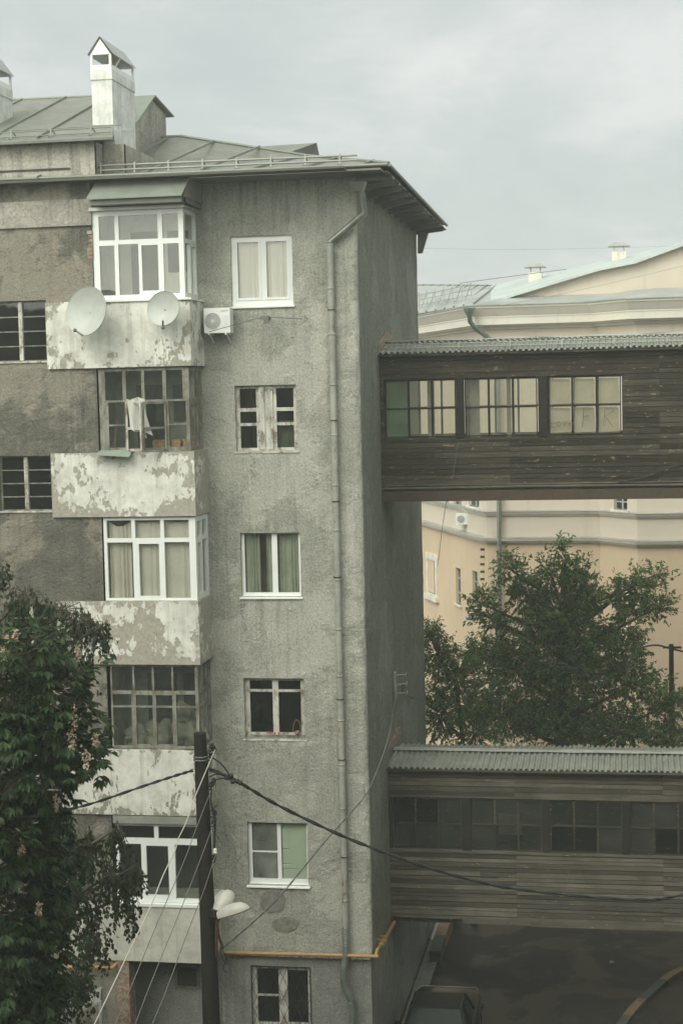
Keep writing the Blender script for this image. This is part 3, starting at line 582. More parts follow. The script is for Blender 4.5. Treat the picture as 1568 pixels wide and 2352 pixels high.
# standing seams on the front slope
def tri_z(x, y):
    P2 = (-7.2, 4.6, 20.75)
    for t in ((A_, B_, P2), (A_, P2, tuple(ap)), (A_, tuple(ap), (-18, 5, 21.42))):
        (x1, y1, z1), (x2, y2, z2), (x3, y3, z3) = t; D = (y2-y3)*(x1-x3)+(x3-x2)*(y1-y3)
        l1_ = ((y2-y3)*(x-x3)+(x3-x2)*(y-y3))/D; l2_ = ((y3-y1)*(x-x3)+(x1-x3)*(y-y3))/D
        if min(l1_, l2_, 1-l1_-l2_) > -.02: return l1_*z1+l2_*z2+(1-l1_-l2_)*z3
    return None
m = MB()
for i in range(12):
    x = -17.4+i*1.12; pts = []
    for k in range(30):
        y = -1.5+k*.22; z = tri_z(x, y)
        if z is not None: pts.append(V((x, y, z+.02)))
    if len(pts) > 1: m.bar(pts[0], pts[-1], .035, .05)
m.build('roof_seam', 'metal', roof)
m = MB(); hp = [B_, (-7.2, 4.6, 20.75), tuple(ap)]
m.tube([V(p)+V((0, 0, .02)) for p in hp], .035, 6); m.tube([ap+V((0, 0, .02)), V((-18, 5, 21.44))], .035, 6); m.build('roof_ridge', 'metal', roof)
# soffit boards under the overhang
m = MB()
for i in range(34):
    y = -.55+i*.335; xo = -4.62; m.box(XC+.01, xo, y, y+.325, EV-.10+.03*math.sin(i*2.3)-.004*i, EV-.07-.004*i)
m.box(-18, -4.7, -1.0, -.02, EV-.10, EV-.06)
m.box(-18, XC, -1.5, -1.08, EV-.10, EV-.055)
m.build('soffit', 'soffit', roof)
for i in range(10): 
    y = .6+i*1.08; MB().bar((XC, y, EV-.30), (-4.66, y, EV-.14-.01*i), .07, .12).build('rafter', 'soffit', roof)
# gutter lip and snow guard
m = MB(); m.tube([(-18, -1.66, EV-.01), (-4.6, -.72, EV+.035)], .035, 6); m.tube([(-4.56, -.7, EV+.03), (-4.56, 10.45, EV-.13)], .03, 6)
m.build('eave_edge', 'metal', roof)
def rail(name, P0, P1, hts, nb, mat='railmetal', par=None, r=.022, bh=.2):
    m = MB(); P0, P1 = V(P0), V(P1)
    for h_ in hts: m.tube([P0+V((0, h_*.2, h_)), P1+V((0, h_*.2, h_))], r, 6)
    for i in range(nb):
        p = P0.lerp(P1, (i+.5)/nb); m.bar(p+V((0, 0, -.02)), p+V((0, .02, bh)), .03, .02); m.bar(p+V((0, .02, bh)), p+V((0, .28, .08)), .02, .02); m.bar(p+V((-.05, -.02, -.02)), p+V((.05, .1, -.02)), .02, .02)
    return m.build(name, mat, par)
rail('snow_guard', (-18, -1.40, EV+.08), (-5.25, -.52, EV+.13), (.05, .15), 18, par=roof)
# raised attic on the left with its own roof
m = MB()
Fr((0, -1.08, 0), (1, 0, 0), (0, -1, 0)).plate(m, -18, -10.62, EV, 20.45, [], -.1, 0, .2, .012)
m.quad((-10.62, -1.08, EV), (-10.62, 2, EV), (-10.62, 2, 20.45), (-10.62, -1.08, 20.45))
Fr((0, -.55, 0), (1, 0, 0), (0, -1, 0)).plate(m, -10.6, -10.15, EV+.1, 20.45, [], -.1, 0, .2, .012)
m.quad((-10.15, -.55, EV), (-10.15, 2, EV), (-10.15, 2, 20.45), (-10.15, -.55, 20.45))
m.build('attic_wall', 'band', house)
m = MB(); m.box(-18, -11.15, -1.10, -1.0, 20.0-.1, 20.0-.06); m.build('attic_slot', 'black', house)
m = MB()
ra = [V((-18, -1.35, 20.48)), V((-10.14, -1.35, 20.48)), V((-11.55, 4.0, 22.30)), V((-18, 4.0, 22.36))]
m.quad(ra[0], ra[1], (-10.56, .1, 20.97), ra[2], ra[3]); m.quad(ra[0]-th, ra[1]-th, ra[1], ra[0]); m.quad(ra[3], ra[2], (-11.55, 8, 20.4), (-18, 8, 20.4))
m.quad(ra[1]-th*1.2, V((-10.56, .1, 20.97))-th*1.2, ra[2]-th*1.2, (-18, 4, 22.28), ra[0]-th*1.2)
ro2 = m.build('upper_roof', 'roof', house)
m = MB()
for i in range(6):
    x = -17.3+i*1.1; m.bar((x, -1.2, 20.56), (x, 3.95, 22.32), .03, .05)
m.tube([(-18, 4, 22.37), (-11.55, 4, 22.31)], .03, 6); m.tube([(-18, -.2, 20.9), (-10.3, -.2, 20.9)], .008, 4)
m.build('roof_seam', 'metal', ro2)
rail('snow_guard', (-18, -1.1, 20.6), (-10.25, -1.1, 20.6), (.02, .12), 9, 'metal', ro2, .012, .16)
# chimneys (the near white one, one at the picture's edge) and the plastered hatch
def chimney(x0, x1, y0, y1, zb, zt):
    m = MB(); m.hexa([(x0, y0, zb), (x1, y0, zb), (x1, y1, zb), (x0, y1, zb), (x0, y0, zt), (x1, y0, zt), (x1, y1, zt), (x0, y1, zt)])
    m.box(x0-.02, x1+.02, y0-.02, y1+.02, zt-.13, zt-.1); m.box(x0-.012, x1+.012, y0-.012, y1+.012, zt-.1, zt+.08)
    c = m.build('chimney', 'white', house)
    t = MB(); e = .05; zr = zt+.40; xm = (x0+x1)/2
    t.quad((x0-e, y0-e, zr), (xm, y0-e, zr+.37), (xm, y1+e, zr+.37), (x0-e, y1+e, zr)); t.quad((xm, y0-e, zr+.37), (x1+e, y0-e, zr), (x1+e, y1+e, zr), (xm, y1+e, zr+.37))
    t.quad((x0-e, y0-e, zr-.015), (x0-e, y1+e, zr-.015), (xm, y1+e, zr+.35), (xm, y0-e, zr+.35)); t.quad((xm, y0-e, zr+.35), (xm, y1+e, zr+.35), (x1+e, y1+e, zr-.015), (x1+e, y0-e, zr-.015))
    t.build('chimney_cap', 'palemetal', c)
    t = MB(); t.add([(x0, y0-.02, zr-.01), (x1, y0-.02, zr-.01), (xm, y0-.02, zr+.32)], [(0, 1, 2)]); t.add([(x0, y1, zr-.01), (x1, y1, zr-.01), (xm, y1, zr+.32)], [(0, 1, 2)])
    for x in (x0+.02, x1-.02):
        for y in (y0+.01, y1-.02): t.bar((x, y, zt), (x, y, zr), .05, .05)
    t.box(x0-.005, x1+.005, y0-.005, y1+.005, zt+.081, zt+.18)
    t.build('cap_frame', 'pvc', c); return c
chimney(-11.02, -10.57, .1, 1.75, 20.1, 22.05)
fo = [atX(u, v, -10.5) for u, v in ((259, 298), (309, 298), (314, 352), (302, 364), (290, 374), (276, 381), (271, 365), (266, 352), (264, 325))]
m = MB(); k = len(fo); m.add(fo+[p-V((.25, 0, 0)) for p in fo], [tuple(range(k))]+[(i, i+k, (i+1) % k+k, (i+1) % k) for i in range(k)]); m.build('chimney_foot', 'white', house)
MB().tube([(-11.22, 1.4, 18.9), (-11.22, 1.4, 22.35)], .045, 8).build('vent_pipe', 'metal', house)
chimney(-13.80, -13.36, .1, 1.6, 20.6, 22.0)
X2 = -10.9
hb = [atX(312, 300, X2), atX(314, 361, X2), atX(382, 315, X2), atX(381, 262, X2), atX(338, 216, X2), atX(312, 262, X2)]
m = MB(); ys = [hb[1].y, hb[2].y]; zc = hb[4].z
pr = [(ys[0], 20.3), (ys[1], 20.6), (ys[1], hb[3].z), ((ys[0]+ys[1])/2, zc-.05), (ys[0], hb[0].z+.25)]
m.add([(X2, a, b) for a, b in pr]+[(X2-1.4, a, b) for a, b in pr], [(0, 1, 2, 3, 4), (9, 8, 7, 6, 5)]+[(i, i+5, (i+1) % 5+5, (i+1) % 5) for i in range(5)])
hatch = m.build('roof_hatch', 'band', house)
m = MB(); ym = (ys[0]+ys[1])/2
for (a, b) in (((ym, zc), (ys[1]+.35, hb[3].z-.02)), ((ym, zc), (ys[0]-.3, hb[0].z+.12))):
    m.hexa([(X2-1.5, a[0], a[1]), (X2+.12, a[0], a[1]), (X2+.12, b[0], b[1]), (X2-1.5, b[0], b[1]), (X2-1.5, a[0], a[1]+.03), (X2+.12, a[0], a[1]+.03), (X2+.12, b[0], b[1]+.03), (X2-1.5, b[0], b[1]+.03)])
m.build('hatch_roof', 'metal', hatch)

# ---------------------------------------------------------------- drainpipe of the front corner
Yp = -.12
m = MB()
ptop = [atY(828, 436, -.35), atY(838, 488, -.22), atY(757, 556, Yp)]
m.tube(ptop, .07, 12)
m.build('drainpipe_elbow', 'zinc', house)
m = MB(); zz = ptop[2].z; segs = [(zz, .072)]
x = ptop[2].x
while zz > 3.9:
    l = random.choice((.95, 1.0, 1.05)); m.tube([(x, Yp, zz+.02), (x+.004, Yp, zz-l)], [.074, .068], 12, False); m.lathe((x, Yp, zz-.0), (0, 0, 1), [(-.02, .074), (-.02, .079), (.02, .079), (.02, .074)], 12); zz -= l
dp = m.build('drainpipe', 'pipe', house)
for z in (16.9, 14.6, 12.9, 11.3, 8.7, 7.4, 5.3): m = MB(); m.lathe((x, Yp, z), (0, 0, 1), [(-.012, .072), (-.012, .082), (.012, .082), (.012, .072)], 12); m.bar((x, Yp, z), (x, 0, z), .02, .02); m.build('pipe_bracket', 'rust', dp)
m = MB(); pts = [(x, Yp, zz+.03), (x+.0, Yp, 3.3), (x-.03, Yp-.03, 3.0), (x-.06, Yp-.06, 2.75), (x-.03, Yp-.05, 2.45), (x+.08, Yp-.02, 2.2), (x+.11, Yp, 1.95), (x+.11, Yp, .3)]
m.tube(spl(pts, 5), .078, 12)
for i in range(10): m.lathe((x+.0, Yp, 3.25+i*.055), (0, 0, 1), [(-.012, .078), (0, .084), (.012, .078)], 12)
for i in range(6): m.lathe((x+.11, Yp, .6+i*.28), (0, 0, 1), [(-.012, .078), (0, .085), (.012, .078)], 12)
m.build('drainpipe_foot', 'zinc', house)
m = MB(); p = atY(822, 424, -.35)
m.hexa([p+V(q) for q in ((-.1, -.12, -.14), (.1, -.12, -.14), (.1, .1, -.14), (-.1, .1, -.14), (-.17, -.18, .06), (.17, -.18, .06), (.17, .15, .06), (-.17, .15, .06))]); m.build('rain_hopper', 'metal', house)
m = MB(); p = V((-5.22, 10.42, 19.42)); m.hexa([p+V(q) for q in ((-.14, -.07, -.55), (-.02, -.07, -.55), (-.02, .07, -.55), (-.14, .07, -.55), (-.12, -.14, .0), (.16, -.14, .0), (.16, .1, .0), (-.12, .1, .0))]); m.build('rain_hopper', 'metal', house)

# gas pipe
gp = MB(); ga = atY(512, 2189, -.16); gb = atY(868, 2198, -.16)
gpts = [ga, atY(700, 2193, -.16), V((gb.x-.0, -.16, gb.z)), V((XC+.1, -.10, gb.z+.01)), V((XC+.1, .1, gb.z+.06)), V((XC+.1, 1.1, 3.06)), V((XC+.1, 2.75, 2.95))]
gp.tube(gpts[:3], .038, 10); gp.tube(spl(gpts[2:5], 4), .038, 10); gp.tube([gpts[4], gpts[5], gpts[6]], .038, 10)
gasp = thing('gas_pipe', 'thin ochre gas pipe running along the grey wall and round its corner', 'pipe', tuple(ga))
gp.build('pipe_run', 'gas', gasp)
m = MB()
for yv in (.75, 1.35): 
    pz = gpts[4].lerp(gpts[5], yv/1.4); m.lathe(pz, (0, 1, 0), [(-.05, .04), (-.05, .07), (.05, .07), (.05, .04)], 12); m.bar(pz, pz+V((0, 0, .12)), .03, .03); m.bar(pz+V((-.08, 0, .12)), pz+V((.08, 0, .12)), .02, .03)
m.build('valve', 'gas', gasp)
m = MB(); m.bar(atY(546, 2190, -.16), atY(546, 2205, 0), .03, .03); m.bar(atY(690, 2193, -.16), atY(690, 2200, 0), .03, .03); m.build('bracket', 'gas', gasp)
m = MB(); a = atY(150, 2222, -1.3); b = atY(258, 2224, -1.3); m.tube([a, b, b+V((.12, .9, .1))], .04, 10)
m.build('gas_pipe', 'gas', org=tuple(a), label='short ochre gas pipe behind the leaves under the lowest balcony', category='pipe')

# ---------------------------------------------------------------- covered bridges
def corrugated(m, x0, x1, ya, za, yb, zb, pitch=.13, amp=.022, ragged=.02):
    nx = int((x1-x0)/pitch*8); vs = []
    for j in range(2):
        for i in range(nx+1):
            x = x0+(x1-x0)*i/nx; ph = (x/pitch) % 1; w_ = amp*(1 if ph < .4 else (-1 if .5 < ph < .9 else (1-(ph-.4)*20 if ph < .5 else -1+(ph-.9)*20)))
            sh = int(x/1.05+20); rg = ragged*noise.noise(V((sh*3.7, 1, 2))) if j == 0 else 0
            vs.append((x, (ya if j == 0 else yb)+rg, (za if j == 0 else zb)+w_+rg*.2+.022*noise.noise(V((x*.9, j, 3)))+.006*noise.noise(V((x*5, j, 9)))))
    m.add(vs, [(i, i+1, i+nx+2, i+nx+1) for i in range(nx)])
def bridge(name, label, z0, z1, wz0, wz1, wins, posts, X1, bmat, ev, rg, gmat, boardh, zf, wmat):
    t = thing(name, label, 'covered bridge', (-1, 3.9, z0), 'covered wooden bridges between the houses')
    Y0, Y1 = 2.9, 4.9; X0 = XC+.01
    # boarding, front and back
    def boards(y, sgn, holes):
        m = MB(); z = z0; r = random.Random(int(z0*10)+sgn)
        while z < z1-.01:
            h_ = min(boardh*r.uniform(.8, 1.2), z1-z); cuts = [X0]
            if sgn > 0: seams = [X0]+[X0+2.9+r.choice((0, .01)), X0+6.2, X1]
            else: seams = [X0, X1]
            if r.random() < .25: seams.insert(1, X0+r.uniform(1, 2.5))
            for a, b in zip(seams, seams[1:]):
                segs = [(a, b)]
                for hx0, hx1, hz0, hz1 in holes:
                    if hz0-.02 < z+h_/2 < hz1+.02:
                        segs = [s2 for s_ in segs for s2 in ((s_[0], min(s_[1], hx0)), (max(s_[0], hx1), s_[1])) if s2[1]-s2[0] > .03]
                for (p, q) in segs:
                    if q-p < .02: continue
                    o1 = r.uniform(0, .006); tl = r.uniform(-.011, .011)
                    e = (.022+o1)*sgn; 
                    ya, yb = y-e, y
                    m.hexa([(p+.002, ya-.008*sgn, z), (q-.002, ya-.008*sgn+tl*.3, z+tl), (q-.002, yb, z+tl), (p+.002, yb, z), (p+.002, ya, z+h_-.013), (q-.002, ya, z+h_-.013+tl), (q-.002, yb, z+h_-.013+tl), (p+.002, yb, z+h_-.013)])
            z += h_
        return m
    holes = [(a-.02, b+.02, wz0-.02, wz1+.02) for a, b, *_ in wins]
    boards(Y0, 1, [(X0-.1, posts[-1][1], wz0-.02, wz1+.02)] if posts[-1][2] else holes).build('front_wall', bmat, t)
    bh = holes if bmat == 'darkwood' else []
    boards(Y1, -1, bh).build('back_wall', bmat, t)
    FY = Fr((0, Y0, 0), (1, 0, 0), (0, -1, 0)); BY = Fr((0, Y1, 0), (1, 0, 0), (0, -1, 0))
    # lining, floor, ceiling
    FY.plate(MB(), X0, X1, z0, z1, holes, -.04, -.002).build('backing', 'black', t)
    m = MB(); FY.plate(m, X0, X1, z0, z1, holes, -.045, -.041)
    BY.plate(m, X0, X1, z0, z1, bh, -.0, .04)
    m.box(X0, X1, Y0+.05, Y1-.05, z0+.12, z0+.18); m.box(X0, X1, Y0+.05, Y1-.05, z1-.08, z1-.04); m.build('lining', 'greywood' if bmat == 'darkwood' else 'darkwood', t)
    for i, (a, b, nx, rows) in enumerate(wins):
        for ff, nn in ((FY, .01), (BY, .03)) if bh else ((FY, .01),):
            xs = [j/nx for j in range(nx+1)]
            f = ff.glazing(t, a, b, wz0, wz1, grid(xs, rows, .015*3/nx, .014), nn, wmat, gmat[i] if ff is FY else 'pane', .05)
    for a, b, cont in posts: MB().box(a, b, Y0-.05, Y0+.03, wz0-.06, wz1+.02).build('post', 'post', t)
    m = MB(); m.box(X0, X1, Y0-.055, Y0-.0, wz0-.085, wz0-.025) if posts[-1][2] else m.box(X0, wins[-1][1]+.03, Y0-.05, Y0, wz0-.085, wz0-.025)
    m.box(X0, wins[-1][1]+.05, Y0-.04, Y0, wz1+.022, wz1+.07); m.build('sill_board', bmat, t)
    # roof
    m = MB(); corrugated(m, X0, X1, Y0-.28, ev, 3.9, rg); corrugated(m, X0, X1, Y1+.25, ev, 3.9, rg)
    rf = m.build('roof', 'corr', t)
    m = MB(); n = 40
    for s in (-1, 1):
        m.wave((X0, 3.9, rg+.045), (X1, 3.9, rg+.045), (X0, 3.9+.17*s, rg+.045-.17*(rg-ev)/1.28), n, 1, lambda a, b: (0, 0, .012*noise.noise(V((a*16, b*3+s, 7)))))
    m.build('ridge_cap', 'palemetal', rf)
    m = MB(); m.box(X0, X1, Y0-.05, Y0+.0, z1-.02, ev-.035); m.bar((X0, Y0-.24, ev-.05), (X1, Y0-.24, ev-.05), .03, .05); m.build('fascia', bmat, t)
    return t, rf
UP, uroof = bridge('covered_bridge', 'upper dark brown boarded bridge with dusty lit windows and graffiti on its panes', 12.93, 15.86, 14.13, 15.42,
    [(-5.26, -3.66, 3, [0, .5, 1]), (-3.46, -1.84, 3, [0, .5, 1]), (-1.60, .0, 3, [0, .5, 1])],
    [(-3.65, -3.47, 0), (-1.82, -1.62, 0)], 5.0, 'darkwood', 16.03, atY(900, 786, 3.9).z, ['dusty', 'dusty', 'dusty'], .125, 0, 'oldgrey' if False else 'post')
for j in range(6):
    xa = -1.56+(j % 3)*.533; za = 14.17+(j//3)*.64; MB().hexa([(xa+q[0]*.45, 2.985+q[1]*.006, za+q[2]*.56) for q in ((0, 0, 0), (1, 0, .02), (1, 1, .02), (0, 1, 0), (.02, 0, 1), (.97, 0, .97), (.97, 1, .97), (.02, 1, 1))]).build('paper_sheet', 'papersheet', UP)
for xa, wd in ((-4.35, .16), (-3.38, .22), (-2.55, .1)): MB().box(xa, xa+wd, 3.3, 3.33, 13.12, 15.6).build('inner_board', 'bayroom', UP)
m = MB(); m.box(XC, 5, 2.82, 3.0, 12.70, 12.915); m.box(XC, 5, 2.78, 3.06, 12.68, 12.705); m.box(XC, 5, 4.8, 4.95, 12.7, 12.92); m.quad((XC, 2.9, 12.9), (5, 2.9, 12.9), (5, 4.9, 12.9), (XC, 4.9, 12.9)); m.build('steel_beam', 'rustbeam', UP)
m = MB(); m.tube([(XC, 2.84, 12.97), (-2, 2.84, 12.99), (5, 2.84, 12.97)], .03, 6); m.tube([(XC, 2.85, 13.04), (5, 2.85, 13.05)], .02, 6); m.build('lower_batten', 'greywood', UP)
rz = atY(900, 786, 3.9).z
rail('snow_guard', (XC+.1, 2.85, 16.12), (5, 2.95, 16.12), (.02, .10), 9, 'railmetal', uroof, .014, .12)
m = MB()   # green door seen in the passage
m.box(-5.3, -4.80, 3.3, 3.34, 13.12, 15.6); m.build('passage_door', 'green', UP)
# scrawled letters on the panes
def stroke(mb, pts, x, z, s, y=2.872, r=.008):
    mb.tube([(x+a*s, y, z+b*s) for a, b in pts], r, 5)
m = MB()
lx, lz, s = -1.55, 14.3, .19
for pts in ([(0, 1), (0, 0), (.5, 0)], [(.8, .1), (.7, .5), (.95, .7), (1.15, .4), (1.0, .1), (.8, .1)], [(1.4, .7), (1.6, .1), (1.85, .75)], [(2.1, .4), (2.5, .45), (2.45, .7), (2.2, .7), (2.1, .35), (2.3, .08), (2.6, .2)]): stroke(m, pts, lx, lz, s)
stroke(m, [(0, .45), (1, .5), (2.9, .42)], lx, lz, s)
stroke(m, [(0, 0), (.15, 1.1), (.2, 2.2)], -.86, 14.28, .2); stroke(m, [(.2, 2.15), (.9, 2.3)], -.86, 14.28, .2); stroke(m, [(.1, 1.2), (.75, 1.35)], -.86, 14.28, .2)
stroke(m, [(0, 0), (.2, 1.1), (.25, 2.1), (1.2, 2.3), (1.4, 1.9), (.3, 1.2), (1.3, -.2)], -.40, 14.32, .17)
m.build('graffiti', 'wire', UP)
LO, lroof = bridge('covered_bridge', 'lower grey boarded bridge with dark windows under a ribbed tin roof', 3.03, 6.52, 4.66, 5.84,
    [(-5.28, -3.69, 3, [0, .5, 1]), (-3.47, -1.87, 3, [0, .5, 1]), (-1.68, -.08, 3, [0, .5, 1]), (.1, 1.7, 3, [0, .5, 1]), (1.9, 3.5, 3, [0, .5, 1])],
    [(-3.68, -3.48, 0), (-1.86, -1.69, 0), (-.07, .09, 0), (1.71, 1.89, 1)], 5.0, 'greywood', 6.60, atY(905, 1722, 3.9).z, ['mixed']*5, .105, 0, 'darkwood')
m = MB(); m.box(XC, 5, 2.96, 4.84, 2.9, 3.02); m.build('floor_beam', 'darkwood', LO)
m = MB(); m.hexa([(-3.72, 2.86, 2.935), (-2.15, 2.86, 2.92), (-2.15, 2.885, 2.92), (-3.72, 2.885, 2.935), (-3.72, 2.86, 3.05), (-2.15, 2.86, 3.04), (-2.15, 2.885, 3.04), (-3.72, 2.885, 3.05)]); m.hexa([(-2.14, 2.86, 2.90), (5, 2.86, 2.91), (5, 2.885, 2.91), (-2.14, 2.885, 2.90), (-2.14, 2.86, 3.04), (5, 2.86, 3.05), (5, 2.885, 3.05), (-2.14, 2.885, 3.04)]); m.build('bottom_board', 'greywood', LO)
m = MB(); m.box(-2.95, -2.40, 4.2, 4.3, 4.66, 5.15); m.build('paper_sheet', 'bag', LO)
# torn render where the bridges meet the wall
def tear(name, pts, mat='brick', dx=.012):
    c = sum((V(p) for p in pts), V())/len(pts); m = MB(); ring = []
    for a, b in zip(pts, pts[1:]+pts[:1]):
        for k in range(3): q = V(a).lerp(V(b), k/3); ring.append(q+V((0, random.uniform(-.03, .03), random.uniform(-.03, .03))))
    m.add([c+V((dx+.02, 0, 0))]+[q+V((dx, 0, 0)) for q in ring]+[q-V((.02, 0, 0)) for q in ring], [(0, i+1, (i+1) % len(ring)+1) for i in range(len(ring))]+[(i+1, i+1+len(ring), (i+1) % len(ring)+1+len(ring), (i+1) % len(ring)+1) for i in range(len(ring))])
    m.build(name, mat, house)
tear('broken_render', [atX(u, v, XC) for u, v in ((868, 812), (866, 795), (880, 768), (888, 758), (900, 772), (903, 785), (885, 800))])
tear('broken_render', [atX(u, v, XC) for u, v in ((892, 1716), (898, 1700), (912, 1672), (918, 1668), (920, 1690), (905, 1714))])

# building at the far end of the bridges (beyond the right edge of the photo)
nb = thing('apartment_building', 'plain grey block beyond the right edge where both bridges end', 'building', (9, 5, 0))
NS = Fr((5, 0, 0), (0, -1, 0), (-1, 0, 0)); NF = Fr((0, -1, 0), (1, 0, 0), (0, -1, 0))
hs = [(x, x+1.3, z, z+1.4) for x in (6.2, 9.2, 12.2) for z in (1.4, 4.6, 7.8, 10.9, 14.0, 17.0)]
m = MB(); NF.plate(m, 5, 15, 0, 19.7, hs, -.2, 0); m.quad((5, 12, 0), (5, -1, 0), (5, -1, 19.7), (5, 12, 19.7)); m.quad((15, -1, 0), (15, 12, 0), (15, 12, 19.7), (15, -1, 19.7)); m.build('wall', 'side', nb)
for h in hs: NF.glazing(nb, *h, [(.06, .47, .05, .95), (.53, .94, .05, .95)], -.1, room='dark')
MB().hexa([(4.5, -1.6, 19.7), (15.5, -1.6, 19.7), (15.5, 12.5, 19.7), (4.5, 12.5, 19.7), (8, 3, 18.9), (12, 3, 18.9), (12, 8, 18.9), (8, 8, 18.9)]).build('roof', 'roof', nb)
# the block the photograph was taken from
ob = thing('apartment_building', 'facing block behind the viewpoint whose window the yard is seen from, plus added side walls that shade the yard', 'building', (-4, -40, 0))
OF = Fr((0, -34.6, 0), (-1, 0, 0), (0, 1, 0))
hs = [(a, a+1.3, z, z+1.5) for a in range(-12, 22, 3) for z in (1.6, 4.8, 8.0, 11.2, 14.4)]
m = MB(); OF.plate(m, -14, 24, 0, 18.9, hs, -.2, 0); m.quad((14, -34.6, 18.9), (-24, -34.6, 18.9), (-24, -46, 18.9), (14, -46, 18.9))
m.quad((-23.9, -34.6, 0), (-23.9, -1, 0), (-23.9, -1, 18.9), (-23.9, -34.6, 18.9)); m.quad((13.9, -34.6, 0), (13.9, -1, 0), (13.9, -1, 18.9), (13.9, -34.6, 18.9)); m.build('wall', 'side', ob)  # unseen side walls, added to cut sky light low in the yard
for h in hs: OF.glazing(ob, *h, [(.06, .47, .05, .95), (.53, .94, .05, .95)], -.1, room='dark')

# ---------------------------------------------------------------- cream building behind
yb = thing('cream_building', 'long cream and yellow house behind the tree with white cornice and low gable', 'building', (0, 26, 0))
zc0 = 17.35
def up_(p, z): return V((p[0], p[1], z))
# plan of the street face: far left, corner A, B, C, right
PL = [V((-10.5, 37.8, 0)), V((-7.4, 30.6, 0)), V((-4.72, 24.0, 0)), V((-.78, 23.9, 0)), V((.5, 22.4, 0)), V((9, 22.6, 0))]
def band(m, z0, z1, out, zo=0):
    n = []
    for i, p in enumerate(PL):
        a = PL[max(i-1, 0)]; b = PL[min(i+1, len(PL)-1)]
        d1 = (p-a).normalized() if i else (b-p).normalized(); d2 = (b-p).normalized() if i < len(PL)-1 else d1
        t = (d1+d2).normalized(); nn = V((t.y, -t.x, 0)); n.append(nn/max(.5, nn.dot(V((d1.y, -d1.x, 0)))))
    for i in range(len(PL)-1):
        a, b = PL[i], PL[i+1]; A, B = a+n[i]*out, b+n[i+1]*out; C, D = a+n[i]*(out+zo), b+n[i+1]*(out+zo)
        m.quad(up_(A, z0), up_(B, z0), up_(D, z1), up_(C, z1))
        if zo > -.5: m.quad(up_(C, z1), up_(D, z1), up_(b, z1+.01), up_(a, z1+.01))
        m.quad(up_(a, z0-.01), up_(b, z0-.01), up_(B, z0), up_(A, z0))
def seg(i):
    a, b = PL[i], PL[i+1]; d = (b-a).normalized(); return Fr(a, d, (d.y, -d.x, 0)), (b-a).length
# windows by survey: (segment, u0, v0, u1, v1)
def onseg(i, u, v):
    fr, Ln = seg(i); r = ray(u, v); t = (fr.O-CAM).dot(fr.N)/r.dot(fr.N); p = CAM+r*t; return (p-fr.O).dot(fr.A), p.z
wins = {i: [] for i in range(5)}
for i, u0, v0, u1, v1 in ((1, 983, 1283, 1002, 1366), (1, 1046, 1303, 1059, 1390), (1, 1084, 1310, 1098, 1397), (1, 1040, 1120, 1059, 1163), (1, 1075, 1110, 1100, 1166),
                          (3, 1409, 1110, 1440, 1172), (3, 1412, 1325, 1437, 1440), (2, 1300, 1310, 1352, 1420), (1, 980, 1460, 1000, 1530), (1, 1020, 1100, 1030, 1160)):
    (a0, za), (a1, zb) = onseg(i, u0, v0), onseg(i, u1, v1); wins[i].append((a0, a1, zb, za))
wm = MB(); cm = MB()
for i in range(5):
    fr, Ln = seg(i)
    fr.plate(wm, 0, Ln, 0, 9.85, wins[i], -.3, 0); fr.plate(cm, 0, Ln, 9.85, zc0, wins[i], -.3, 0.001)
wm.build('lower_wall', 'yellow', yb); cm.build('upper_wall', 'cream', yb)
for i in range(5):
    fr, Ln = seg(i)
    for h in wins[i]:
        zs = [0, .3, .7, 1]; f = fr.glazing(yb, *h, grid([0, .5, 1], zs, .06, .025), -.09, 'plate', 'dim', .05, room='dark')
        m = MB(); fr.box(m, h[0]-.12, h[1]+.12, h[2]-.08, h[2], -.1, .08); m.build('sill', 'trim', f)
fr, Ln = seg(1); h = wins[1][0]; m = MB(); fr.plate(m, h[0]-.25, h[1]+.25, h[2]-.1, h[3]+.25, [h], 0, .05); fr.box(m, h[0]-.35, h[1]+.35, h[2]-.28, h[2]-.1, 0, .14); m.build('window_surround', 'trim', yb)
m = MB(); band(m, 9.72, 9.80, .10); band(m, 9.80, 9.90, .2, .05); band(m, 10.68, 10.74, .06); band(m, 10.74, 10.84, .12, .06); m.build('string_course', 'cornice', yb)
m = MB(); band(m, 9.905, 9.93, .26, -.24); band(m, 10.845, 10.87, .2, -.18); m.build('course_flashing', 'greyroof', yb)
m = MB(); band(m, zc0-.10, zc0, .08, .05); band(m, zc0, zc0+.05, .3); band(m, zc0+.05, zc0+.3, .42, .02); band(m, zc0+.3, zc0+.36, .46); band(m, zc0+.36, zc0+.62, .48, .18); band(m, zc0+.62, zc0+.70, .68, .02); m.build('cornice', 'cornice', yb)
m = MB(); band(m, zc0+.70, zc0+.735, .74, 0); band(m, zc0+.735, zc0+1.15, .72, -2.2); m.build('cornice_flashing', 'greyroof', yb)
